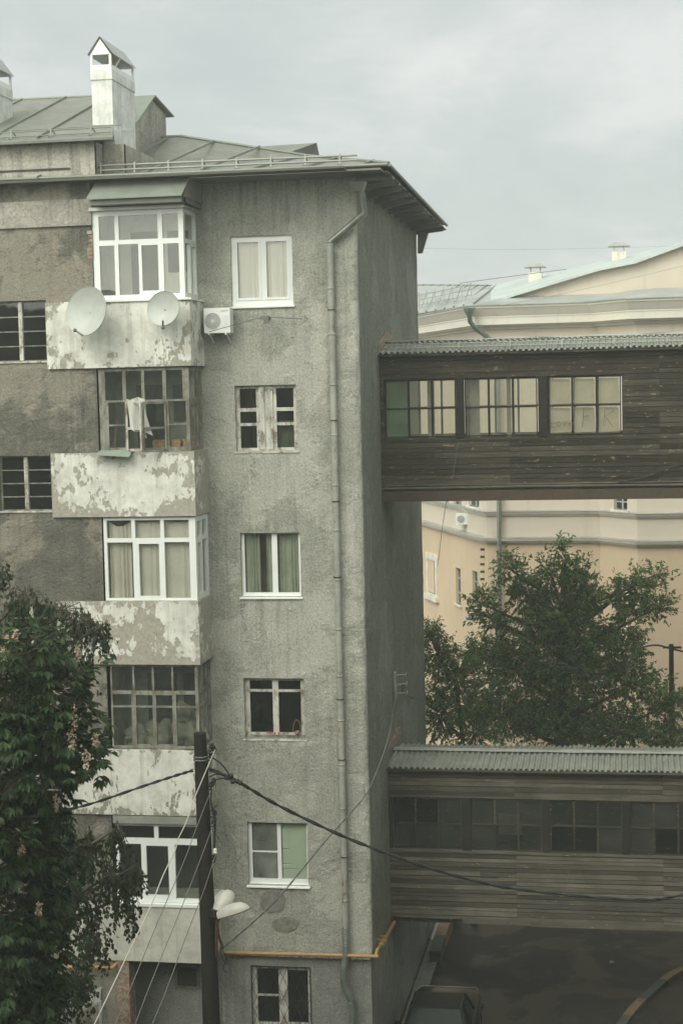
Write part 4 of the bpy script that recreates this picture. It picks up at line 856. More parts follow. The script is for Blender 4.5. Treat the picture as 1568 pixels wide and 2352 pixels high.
# gable and roofs
gy = 25.0
gl = [atY(1127, 696, gy), atY(1234, 663, gy), atY(1374, 621, gy), atY(1459, 604, gy), atY(1568, 564, gy)]
bk = [atY(1128, 655, 33), atY(1249, 629, 33), atY(1380, 600, 33), atY(1450, 584, 33), atY(1568, 557, 33)]
slope = (gl[4].z-gl[3].z)/(gl[4].x-gl[3].x); gend = V((4.6, gy, gl[4].z+slope*(4.6-gl[4].x)*.9)); gl.append(gend); gl.append(V((9.5, gy, gend.z-.9))); bk += [V((6.0, 33, bk[4].z+slope*(6.0-bk[4].x)*.7)), V((11, 33, bk[4].z))]
m = MB()
for a, b in zip(gl, gl[1:]): m.quad((a.x, gy, 17.5), (b.x, gy, 17.5), tuple(b), tuple(a))
m.build('gable_wall', 'cream', yb)
m = MB(); top = [p+V((0, 0, .20)) for p in gl]
for a, b, c, d in zip(gl, gl[1:], bk, bk[1:]): 
    f_ = V((0, -.3, 0)); m.quad(a+f_-V((0, 0, .03)), b+f_-V((0, 0, .03)), b+f_+V((0, 0, .06)), a+f_+V((0, 0, .06))); m.quad(a+f_+V((0, 0, .06)), b+f_+V((0, 0, .06)), d, c)
    m.quad(a+f_-V((0, 0, .03)), a, b, b+f_-V((0, 0, .03)))
gr = m.build('roof', 'lightroof', yb)
m = MB(); e0, e1 = up_(PL[2], zc0+.78)+V((-.3, -.5, 0)), up_(PL[0], zc0+.78)+V((-.8, -.3, 0))
rr0, rr1 = atY(1135, 655, 34), atY(900, 655, 40)
rr0 = atY(1140, 656, 33); rr1 = atY(860, 654, 41)
m.quad(e0, e1, rr1, rr0); m.quad(e0, rr0, bk[0], gl[0]+V((0, -.3, .05))); lr = m.build('roof', 'greyroof', yb)
m = MB()
for i in range(15):
    t = i/14; m.bar(e0.lerp(e1, t)+V((0, 0, .03)), rr0.lerp(rr1, t)+V((0, 0, .03)), .05, .06)
m.bar(rr0, rr1, .1, .08); m.build('roof_seam', 'metal', lr)
m = MB(); g0, g1 = e0.lerp(e1, .02)+V((0, .3, .1)), e0.lerp(e1, .9)+V((0, .3, .1))
for h_ in (.25, .45, .62): m.tube([g0+V((0, 0, h_)), g1+V((0, 0, h_))], .014, 5)
for i in range(14):
    p = g0.lerp(g1, i/13); m.bar(p, p+V((0, 0, .75)), .04, .04); m.bar(p+V((0, 0, .7)), p+V((-.25, .3, .1)), .02, .02)
m.build('snow_guard', 'palemetal', lr)
for (u, v, vb, y, sgn) in ((1229, 610, 640, 30.5, 0), (1421, 562, 595, 30.5, 1)):
    p = atY(u, v, y); b = atY(u, vb+8, y); s = 3772/(y+34); hw = 18/s; m = MB(); z1 = p.z-14/s
    m.box(p.x-hw*.85, p.x+hw*.85, y-.25, y+.25, b.z-.4, z1-.02); c = m.build('roof_vent', 'trim', yb)
    m = MB(); zt = z1+.17; w2 = hw*1.35
    m.hexa([(p.x-w2, y-.42, zt), (p.x+w2, y-.42, zt), (p.x+w2, y+.42, zt), (p.x-w2, y+.42, zt), (p.x-hw*.7, y-.12, zt+.15), (p.x+hw*.7, y-.12, zt+.15), (p.x+hw*.7, y+.12, zt+.15), (p.x-hw*.7, y+.12, zt+.15)])
    for sx in (-1, 1):
        for sy in (-1, 1): m.bar((p.x+sx*hw*.6, y+sy*.18, z1-.03), (p.x+sx*hw*.6, y+sy*.18, zt+.01), .035, .035)
    m.build('vent_cap', 'palemetal', c)
m = MB(); dpp = [atY(1078, 722, 23.1), atY(1079, 738, 23.2), atY(1090, 752, 23.5), atY(1140, 790, 23.7), atY(1143, 812, 23.75), atY(1146, 1150, 23.8), atY(1147, 1520, 23.85)]
m.tube(dpp, .085, 10); p = dpp[0]; m.lathe(p, (0, 0, 1), [(-.05, .1), (.05, .15), (.2, .22), (.22, .22)], 12); m.build('drainpipe', 'zinc', yb)
for i in range(5): a, z_ = onseg(1, 1112, 1262+i*17); MB().bar(seg(1)[0].p(a, z_, 0), seg(1)[0].p(a, z_, .15), .05, .08).build('pipe_bracket', 'rust', yb)

# ---------------------------------------------------------------- fixtures on the walls
ac = thing('air_conditioner', 'white air conditioner box with round fan grille beside the top balcony', 'air conditioner', (-8.3, -.3, 16.45))
x0, x1, z0, z1, y0 = -8.58, -8.02, 16.48, 17.0, -.42
m = MB(); m.box(x0, x1, y0, -.12, z0, z1); 
for i in range(14): m.box(x0+.40, x1-.02, y0-.006, y0, z0+.08+i*.022, z0+.09+i*.022)
m.build('casing', 'pvc', ac)
m = MB(); c = V((x0+.19, y0-.001, z0+.25)); m.lathe(c, (0, -1, 0), [(0, .17), (.002, .0)], 24); m.build('fan_opening', 'plate', ac)
m = MB()
for rr in (.17, .14, .11, .08, .05): m.lathe(c, (0, -1, 0), [(.006, rr-.003), (.012, rr-.003), (.012, rr+.003), (.006, rr+.003)], 24)
for i in range(20): a = i*math.pi/10; m.bar(c+V((.03*math.cos(a), -.01, .03*math.sin(a))), c+V((.17*math.cos(a+.5), -.01, .17*math.sin(a+.5))), .004, .006, (0, 1, 0))
m.lathe(c, (0, -1, 0), [(.016, .03), (.017, 0)], 12); m.build('fan_grille', 'pvc', ac)
m = MB()
for xx in (x0+.1, x1-.1): m.bar((xx, 0, z0-.02), (xx, y0, z0-.02), .03, .04); m.bar((xx, 0, z0-.2), (xx, y0+.1, z0-.03), .02, .03)
m.build('bracket', 'pvc', ac)
tcu = bpy.data.curves.new('lettering', 'FONT'); tcu.body = 'SUZUKI'; tcu.size = .05; tcu.extrude = .001; tcu.align_x = 'RIGHT'
to = bpy.data.objects.new('lettering_tmp', tcu); COL.objects.link(to); bpy.context.view_layer.update()
me = bpy.data.meshes.new_from_object(to.evaluated_get(bpy.context.evaluated_depsgraph_get())); COL.objects.unlink(to); bpy.data.objects.remove(to)
me.name = 'lettering'; me.materials.clear(); me.materials.append(MAT['plate']); lo = bpy.data.objects.new('lettering', me); COL.objects.link(lo); lo.parent = ac
lo.matrix_local = Matrix.Translation(V((x1-.03, y0-.004, z1-.08))-ORG[ac.name]) @ Matrix.Rotation(R(90), 4, 'X')

def dish(label, u, v, ru, rv, y, tilt, arm):
    p = atY(u, v, y); s = 3772/(y+34); t = thing('satellite_dish', label, 'satellite dish', tuple(p), 'satellite dishes on the top balcony')
    ax = V((math.sin(tilt), -math.cos(tilt), .18)).normalized(); r = rv/s
    m = MB(); m.lathe(p, ax, [(-.10*k, 0 if k == 1 else 0) for k in ()] or [(-r*.24*(1-(q/10)**2), r*q/10) for q in range(1, 11)][::1], 32)
    m.lathe(p, ax, [(-r*.24*.99, r*.1), (-r*.24-.001, .001)], 32); m.lathe(p, ax, [(0, r), (.012, r*1.01), (-.012, r*1.012), (-.02, r*.98)], 32); m.build('reflector', 'dish', t)
    m = MB(); b = V((p.x, -1.16, p.z-.1)); m.tube([p-ax*r*.26, p-ax*(r*.3)-V((0, 0, .03)), b], .025, 8); m.box(b.x-.08, b.x+.08, -1.18, -1.15, b.z-.1, b.z+.1); m.build('mount', 'rust', t)
    m = MB(); lo_ = atY(*arm[0], y-.02); hi = atY(*arm[1], y-.02); f = p+ax*r*.95+V((0, 0, -r*.15)) if False else None
    m.tube([atY(*q, y-.15-.1*i) for i, q in enumerate(arm)], .02, 6); q = atY(*arm[0], y-.17); m.ball(q, .04, 10, 6); m.build('feed_arm', 'wire', t)
dish('large white satellite dish hung on the left of the peeling top balcony', 198, 714, 46, 59, -1.75, R(-21), [(172, 758), (190, 770)])
dish('smaller white satellite dish mounted right of the large one on the balcony', 375, 708, 36, 41, -1.6, R(-10), [(374, 752), (374, 736)])
m = MB(); c0 = atY(608, 729, -.5)
m.tube([atY(480, 762, -.75), atY(600, 728, -.5)], .008, 6); m.tube([atY(600, 727, -.5), atY(695, 732, -.55)], .011, 6)
an = thing('aerial', 'thin two armed wire aerial under the top right window', 'aerial', tuple(c0))
m.build('aerial_arm', 'wire', an)
m = MB(); m.box(c0.x-.09, c0.x+.09, -.56, -.44, c0.z-.04, c0.z+.03); m.box(c0.x-.02, c0.x+.08, -.56, -.46, c0.z-.12, c0.z-.04); m.bar(c0, (c0.x, 0, c0.z), .03, .03); m.build('aerial_box', 'wire', an)
m = MB(); m.tube(spl([atY(609, 740, -.5), atY(607, 765, -.45), atY(600, 790, -.3), atY(596, 798, -.1)], 5), .007, 6); m.build('aerial_lead', 'cable_white', an)
# ac of the cream building
p = atY(1060, 1191, 26.5); a2 = thing('air_conditioner', 'small white air conditioner on the cream wall under the upper bridge', 'air conditioner', tuple(p))
m = MB(); m.box(p.x-.2, p.x+.25, 26.2, 26.6, p.z-.2, p.z+.2); m.build('casing', 'pvc', a2)
m = MB(); m.lathe((p.x+.0, 26.19, p.z), (0, -1, 0), [(0, .14), (.004, 0)], 16); m.build('fan_grille', 'plate', a2)
m = MB(); m.bar((p.x-.1, 26.5, p.z-.22), (p.x+.5, 28, p.z-.22), .04, .04); m.bar((p.x+.25, 26.5, p.z-.22), (p.x+.6, 27.6, p.z-.22), .04, .04); m.bar((p.x+.35, 26.5, p.z-.4), (p.x+.35, 26.5, p.z+.2), .03, .03); m.build('bracket', 'rust', a2)

# cloth, curtains, blind, things standing in windows
m = MB()
cp = [atY(290, 916, -1.42), atY(328, 914, -1.35), atY(300, 985, -1.45)]
m.wave(cp[0], cp[1], cp[2], 16, 18, lambda a, b: (.10*b*b*(a-.1)+.02*math.sin(a*14), .03*math.sin(a*11+b*3), -.14*a*b-.03*math.sin(a*7)))
m.build('cloth', 'cloth', org=tuple(cp[0]), label='white rag hanging in the open sash of the second balcony', category='cloth')
m = MB(); m.wave(atY(326, 915, -1.3), atY(333, 916, -1.28), atY(328, 1005, -1.3), 5, 12, lambda a, b: (.03*b+.02*math.sin(b*6), .02*math.sin(a*5), 0)); m.build('cloth', 'cloth', org=tuple(atY(326, 915, -1.3)), label='narrow strip of pale cloth hanging beside the white rag', category='cloth')
BW = Fr((0, -.95, 0), (1, 0, 0), (0, -1, 0))
curtain(BW, -10.62, -10.14, 10.9, 12.6, 0, 4, .035, .12).build('curtain', 'curtain', org=(-10.4, -.8, 12.6), label='beige curtain at the left pane of the third balcony', category='curtain', group='curtains of the third balcony')
curtain(BW, -10.12, -9.44, 10.9, 12.58, .01, 3, .02, .02).build('curtain', 'curtain', org=(-9.8, -.8, 12.6), label='beige curtain behind the narrow opening sash of the third balcony', category='curtain', group='curtains of the third balcony')
curtain(BW, -9.42, -8.82, 10.9, 12.58, 0, 2, .015, .02).build('curtain', 'curtain', org=(-9.1, -.8, 12.6), label='beige curtain at the right pane of the third balcony', category='curtain', group='curtains of the third balcony')
h = WIN[2]; CW = Fr((0, .21, 0), (1, 0, 0), (0, -1, 0))
curtain(CW, h[0], h[0]+.38, h[2], h[3], 0, 4, .03).build('curtain', 'gcurtain', org=(h[0], .3, h[3]), label='dark grey green curtain at the left of the third window down', category='curtain')
curtain(CW, h[0]+.52, h[0]+.75, h[2], h[3], 0, 3, .03).build('curtain', 'gcurtain', org=(h[0]+.5, .3, h[3]), label='grey green curtain strip in the middle of the third window down', category='curtain')
curtain(CW, h[0]+.80, h[1], h[2], h[3], 0, 5, .03).build('curtain', 'gcurtain', org=(h[0]+.8, .3, h[3]), label='pleated grey green curtain in the right sash of the third window down', category='curtain')
h = WIN[1]; CW = Fr((0, .25, 0), (1, 0, 0), (0, -1, 0))
curtain(CW, h[0]+.82, h[1]-.02, h[2], h[2]+.62, 0, 3, .012).build('curtain', 'gcurtain', org=(h[0]+.8, .25, h[2]+.6), label='short green cloth behind the lowest right pane of the second window down', category='curtain')
h = WIN[0]; CW = Fr((0, .15, 0), (1, 0, 0), (0, -1, 0))
curtain(CW, h[0]+.02, h[0]+.62, h[2], h[3]-.03, 0, 3, .015).build('curtain', 'curtain', org=(h[0], .24, h[3]), label='pale curtain in the left sash of the white top window', category='curtain')
curtain(CW, h[0]+.72, h[1]-.02, h[2], h[3]-.03, 0, 4, .03).build('curtain', 'curtain', org=(h[0]+.7, .24, h[3]), label='gathered pale curtain in the right sash of the white top window', category='curtain')
h = WIN[4]; m = MB(); n = 52
for i in range(n):
    z_ = h[2]+.12+i*(h[3]-h[2]-.16)/n
    tl = .0
    if i in (27, 13): a_, b_ = h[0]+.74+.14, h[1]-.05
    else: a_, b_ = h[0]+.73, h[1]-.05
    if i == 8: continue
    m.hexa([(a_, .145, z_), (b_, .145, z_), (b_, .157, z_+.024), (a_, .157, z_+.024), (a_, .145, z_+.002), (b_, .145, z_+.002), (b_, .158, z_+.026), (a_, .158, z_+.026)])
m.box(h[0]+.73, h[1]-.05, .18, .185, h[2]+.1, h[3]-.03)
m.build('blind', 'blind', org=(h[0]+.8, .15, h[3]), label='pale green slatted blind in the right sash of the fifth window down', category='blind')
h = WIN[3]; bk = thing('basket', 'small wicker basket with a tall handle on the sill of the fourth window', 'basket', (h[1]-.16, .02, h[2]+.07))
p = V((h[1]-.17, -.0, h[2]+.07)); m = MB(); m.lathe(p, (0, 0, 1), [(0, .05), (.03, .08), (.09, .1), (.085, .08), (.02, .04)], 14, 1., .5); m.build('bowl', 'wicker', bk)
m = MB(); m.tube([p+V((.085*math.cos(t), 0, .08+.26*math.sin(t))) for t in [i*math.pi/12 for i in range(13)]], .007, 6); m.build('handle', 'wicker', bk)
m = MB()
for i in range(14): m.ball(V((h[0]+.46+random.uniform(0, .3), -.0+random.uniform(-.02, .02), h[2]+.11+random.uniform(-.02, .03))), random.uniform(.012, .022), 6, 4, .2)
m.build('flowers', 'red', org=(h[0]+.5, 0, h[2]+.07), label='small red flowers lying on the sill of the fourth window', category='flowers')
m = MB(); 
for i in range(8): m.box(-9.62+random.uniform(-.02, .02), -9.02+random.uniform(-.03, .03), -.95, -.7, 14.06+i*.028, 14.085+i*.028)
m.build('board_stack', 'paper', org=(-9.3, -.8, 14.06), label='stack of reddish boards inside the second balcony', category='boards')
m = MB(); m.box(-8.98, -8.80, -.9, -.7, 14.06, 14.24); m.box(-9.0, -8.83, -.9, -.72, 14.25, 14.29); m.build('box_pile', 'paper', org=(-8.9, -.8, 14.06), label='small orange box in the right corner of the second balcony', category='box')
m = MB(); m.bar((-10.5, -.8, 14.06), (-10.42, -.75, 14.7), .04, .06); m.build('plank', 'paper', org=(-10.5, -.8, 14.06), label='narrow red plank leaning inside the left pane of the second balcony', category='plank')
for i, (x, z, r, lab) in enumerate(((-9.15, 8.0, .33, 'large pale sack behind the right panes of the fourth balcony'), (-9.75, 7.95, .30, 'pale sack behind the middle panes of the fourth balcony'), (-10.25, 7.9, .25, 'low pale sack in the left of the fourth balcony'), (-9.2, 8.45, .2, 'round pale bundle on top of the sacks in the fourth balcony'))):
    m = MB(); m.ball((x, -.6, z), r, 26, 18, .8, (1.1, .7, 1)); m.build('sack', 'bag', org=(x, -.6, z-.2), label=lab, category='sack', group='sacks piled in the fourth balcony')

# insulator bracket on the side wall
ib = thing('wire_bracket', 'iron bracket with insulator hooks high on the shaded side wall', 'bracket', tuple(atX(908, 1580, XC)))
m = MB(); a, b = atX(906, 1545, XC+.05), atX(909, 1605, XC+.05); m.bar(a, b, .05, .12); 
for i in range(3):
    p = a.lerp(b, .1+.35*i); m.bar(p, p+V((.22, .1, 0)), .02, .02); m.tube([p+V((.22, .1, 0)), p+V((.25, .15, -.05)), p+V((.25, .2, .04))], .012, 6)
m.build('bracket_arm', 'plate', ib)
m = MB(); c = atX(924, 1580, XC+.12); m.tube([c+V((0, .16*math.cos(t), .12*math.sin(t))) for t in [i*math.pi/8 for i in range(17)]], .008, 6); m.build('wire_loop', 'black', ib)

# ---------------------------------------------------------------- pole, lamps and cables
YP = -12.
pt, pb = atY(459, 1684, YP), atY(487, 2352, YP); dirp = (pb-pt)/(pt.z-pb.z); base = pt+dirp*pt.z*.92; base = V((base.x, YP, 0)); 
m = MB(); ctr = []
for i in range(25):
    t = i/24; q = base.lerp(pt, t); q = q+V((.012*noise.noise(V((t*9, 1, 1))), 0, 0)); ctr.append(q)
m.tube(ctr, [.178-.088*(i/24)+.004*noise.noise(V((i*.9, 0, 5))) for i in range(25)], 14)
pole = thing('utility_pole', 'dark tarred wooden pole carrying cables in front of the balconies', 'pole', tuple(base))
m.build('pole_shaft', 'post', pole)
m = MB(); q = atY(461, 1745, YP)
for dz in (0, .045): m.lathe(q+V((0, 0, dz)), (0, 0, 1), [(-.012, .098), (-.012, .106), (.012, .106), (.012, .098)], 14)
m.build('wire_band', 'wire', pole)
ins = [(486, 1716), (492, 1722), (484, 1738), (490, 1795), (484, 1805), (493, 1868), (490, 1890), (494, 1958), (492, 1972)]
for i, (u, v) in enumerate(ins):
    p = atY(u, v, YP-.08+.05*(i % 3)); q = atY(466+(v-1684)*.042, v+6, YP); m = MB()
    m.tube(spl([q, q.lerp(p, .6)-V((0, 0, .04)), p-V((0, 0, .05)), p], 4), .012, 6); h_ = m.build('insulator_hook', 'black', pole)
    m = MB(); m.lathe(p-V((0, 0, .02)), (0, 0, 1), [(0, .0), (.0, .03), (.025, .034), (.035, .022), (.05, .03), (.07, .02), (.075, 0)], 10); m.build('insulator', 'black' if i != 7 else 'ceramic', h_)
def lamp(label, A, B, w_, upf, pitch_):
    A, B = V(A), V(B); ax = (B-A).normalized(); Ln = (B-A).length; t = thing('street_lamp', label, 'lamp', tuple(A), 'street lamps on the wooden pole')
    u = V((0, 0, 1)); sd_ = ax.cross(u).normalized(); upv = sd_.cross(ax)
    def shell(f0, f1, N_=14, S=12, ztop=1):
        vs = []
        for i in range(N_+1):
            q = i/N_; pr = [(0, .62), (.08, .72), (.3, .95), (.55, 1.), (.78, .86), (.92, .55), (1, .03)]
            j = max(k for k in range(6) if pr[k][0] <= q+1e-9); rr = w_*(pr[j][1]+(pr[j+1][1]-pr[j][1])*(q-pr[j][0])/(pr[j+1][0]-pr[j][0]))
            for k in range(S+1):
                a = math.pi*k/S; vs.append(A+ax*(q*Ln)+sd_*math.cos(a)*rr+upv*math.sin(a)*rr*f0)
        return vs, [(i*(S+1)+k, i*(S+1)+k+1, (i+1)*(S+1)+k+1, (i+1)*(S+1)+k) for i in range(N_) for k in range(S)]
    m = MB(); v_, f_ = shell(upf, 0); m.add(v_, f_, True); m.build('lamp_hood', 'lampshade', t)
    m = MB(); v_, f_ = shell(-.28, 0); m.add(v_, f_, True); m.build('lamp_glass', 'plate', t)
    return t
l1 = lamp('upper pale street lamp head pointing up and right beside the pole', atY(500, 2098, YP-.15), atY(533, 2047, YP+.1), .135, 1.0, 0)
l2 = lamp('lower pale street lamp head reaching right from the pole', atY(503, 2108, YP-.2), atY(574, 2086, YP-.25), .10, 1.35, 0)
m = MB(); m.tube(spl([atY(512, 2180, YP-.05), atY(502, 2150, YP-.1), atY(499, 2120, YP-.15), atY(506, 2106, YP-.2)], 5), .022, 8); m.tube(spl([atY(497, 2200, YP-.05), atY(497, 2140, YP-.12), atY(498, 2090, YP-.15)], 5), .02, 8); m.build('lamp_arm', 'rust', pole)
m = MB(); m.box(*sorted((atY(492, 2085, 0).x*0+atY(490, 2090, YP).x, atY(506, 2090, YP).x)), YP-.2, YP-.05, atY(500, 2098, YP).z, atY(500, 2082, YP).z); m.build('lamp_socket', 'black', pole)
m = MB(); m.tube(spl([atY(508, 2180, YP-.1), atY(520, 2200, YP-.1), atY(512, 2225, YP-.1), atY(522, 2235, YP-.1)], 5), .008, 5); m.tube(spl([atY(505, 2175, YP-.1), atY(512, 2205, YP-.12), atY(525, 2215, YP-.1), atY(516, 2190, YP-.1)], 5), .007, 5); m.build('loose_wire', 'black', pole)
def cable(label, pts, r, mat='black', smooth=5, twist=0, cat='cable', name='cable', group=None):
    P = spl(pts, smooth); m = MB()
    if twist:
        for s in (0, math.pi):
            Q = []; fine = []
            for a, b in zip(P, P[1:]): fine += [a.lerp(b, k/3) for k in range(3)]
            d = 0
            for i, p in enumerate(fine):
                Q.append(p+V((0, math.cos(i*twist+s), math.sin(i*twist+s)))*r*.7)
            m.tube(Q, r*.75, 6)
    else: m.tube(P, r, 6)
    k = {'label': label, 'category': cat}
    if group: k['group'] = group
    return m.build(name, mat, org=tuple(P[0]), **k)
ys_ = lambda pts, y0, y1: [atY(u, v, y0+(y1-y0)*i/(len(pts)-1)) for i, (u, v) in enumerate(pts)]
main = ys_([(480, 1766), (505, 1776), (560, 1804), (640, 1851), (780, 1918), (900, 1965), (1020, 2005), (1150, 2037), (1300, 2056), (1480, 2068), (1568, 2056), (1800, 2010)], YP, -9)
cable('thick twisted black cable sagging right from the pole across both facades', main, .020, twist=.55)
cable('twisted black cable rising from the left trees to the pole', ys_([(-60, 1875), (60, 1877), (130, 1866), (215, 1845), (330, 1806), (400, 1783), (446, 1769)], -13, YP), .016, twist=.55)
m = MB()
for u, v in ((520, 1787), (531, 1783), (534, 1796), (545, 1795), (552, 1799)): m.ball(atY(u, v, YP), .035, 8, 6, .3)
for pts in ([(478, 1765), (500, 1772), (530, 1787)], [(480, 1772), (510, 1778), (540, 1794)], [(487, 1740), (510, 1757), (528, 1783)], [(480, 1786), (498, 1778), (520, 1784)], [(490, 1795), (510, 1788), (545, 1797)], [(486, 1812), (484, 1840), (490, 1868), (494, 1885), (492, 1955)]): m.tube(spl(ys_(pts, YP-.05, YP), 5), .012, 5)
m.build('cable_joint', 'black', org=tuple(atY(520, 1787, YP)), label='knot of black cable clamps and loops beside the pole top', category='cable clamps')
cable('pale kinked wire running down from the pole top to the lower left', ys_([(497, 1716), (484, 1745), (465, 1790), (446, 1835), (440, 1855), (425, 1895), (408, 1930), (402, 1955), (375, 2010), (345, 2085), (290, 2200), (240, 2305), (215, 2358), (170, 2450)], YP+.1, -20), .0065, 'cable_white', 3, cat='wire', name='wire')
cable('thin grey wire first right of the pale wire at the lower left', ys_([(486, 1812), (450, 1905), (420, 1985), (370, 2100), (300, 2270), (262, 2360), (220, 2460)], YP, -19), .0055, 'wire', 4, cat='wire', name='wire', group='thin wires from the pole')
cable('thin grey wire second right of the pale wire at the lower left', ys_([(493, 1885), (460, 1975), (415, 2090), (350, 2250), (308, 2360), (270, 2460)], YP, -19), .0055, 'wire', 4, cat='wire', name='wire', group='thin wires from the pole')
cable('thin grey wire nearest the pole at the lower left', ys_([(496, 1960), (470, 2040), (430, 2145), (380, 2280), (345, 2365), (310, 2460)], YP, -19), .0055, 'wire', 4, cat='wire', name='wire', group='thin wires from the pole')
cable('thin braided wire crossing the facade from the side wall bracket down to the pole', [atX(908, 1600, XC+.1)]+ys_([(893, 1690), (868, 1765), (840, 1825), (786, 1889), (745, 1935), (700, 1990), (640, 2062), (580, 2120), (510, 2180)], -.2, YP), .013, 'wire', 4, twist=.9, cat='wire', name='wire')
cable('short wire from the side wall bracket towards the tree', [atX(922, 1592, XC+.15), atY(980, 1618, 12)], .01, 'wire', 2, cat='wire', name='wire')
cable('thin wire hanging under the upper bridge', [atY(1052, 1015, 2.8), atY(1040, 1090, 2.8), atY(1020, 1180, 4), atY(1005, 1300, 8)], .006, 'wire', 4, cat='wire', name='wire')
cable('upper faint wire crossing the sky above the cream house', [atY(900, 569, 20), atY(1250, 572, 24), atY(1700, 560, 30)], .004, 'skywire', 4, cat='wire', name='wire')
cable('wire climbing across the cream gable', [atY(1150, 700, 22.5), atY(1300, 672, 22.5), atY(1568, 610, 22.5), atY(1700, 575, 22.5)], .012, 'cable_white', 4, cat='wire', name='wire')
cable('wire from the cream roof to the first vent', [atY(1055, 650, 28), atY(1220, 628, 29.5), atY(1300, 618, 30)], .012, 'wire', 4, cat='wire', name='wire')
cable('black wire sagging across the bottom boards of the upper bridge', [atY(1420, 1107, 2.8), atY(1490, 1093, 2.8), atY(1530, 1075, 2.8), atY(1600, 1060, 2.8)], .014, 'black', 4, cat='wire', name='wire')
cable('tangled cable between the right post and the tree', [atY(1380, 1478, 16), atY(1440, 1494, 16), atY(1500, 1482, 17), atY(1540, 1490, 17), atY(1600, 1505, 17)], .03, 'black', 4)
tp = thing('utility_pole', 'distant pole with wires rising behind the right side of the tree', 'pole', tuple(atY(1540, 1480, 17).xy)+(0,))
m = MB(); q = atY(1541, 1480, 17); m.tube([(q.x, 17, 0), q], [.12, .07], 8); m.bar(q+V((-.25, 0, -.1)), q+V((.3, 0, -.1)), .06, .06); m.build('pole_shaft', 'post', tp)
l3 = atY(1070, 1418, 16.5)
t = thing('street_lamp', 'round white street lamp reaching out of the tree before the cream wall', 'lamp', (l3.x+1.3, 16.5, 0))
m = MB(); m.ball(l3+V((.22, 0, 0)), .25, 14, 10, 0, (1, .6, .42)); m.build('lamp_hood', 'palemetal', t)
m = MB(); e = atY(1140, 1440, 16.5); m.tube(spl([l3+V((.4, 0, .03)), l3+V((.8, 0, .05)), V((e.x, 16.5, e.z)), V((e.x+.15, 16.5, 0))], 6), .045, 8); m.build('lamp_arm', 'plate', t)

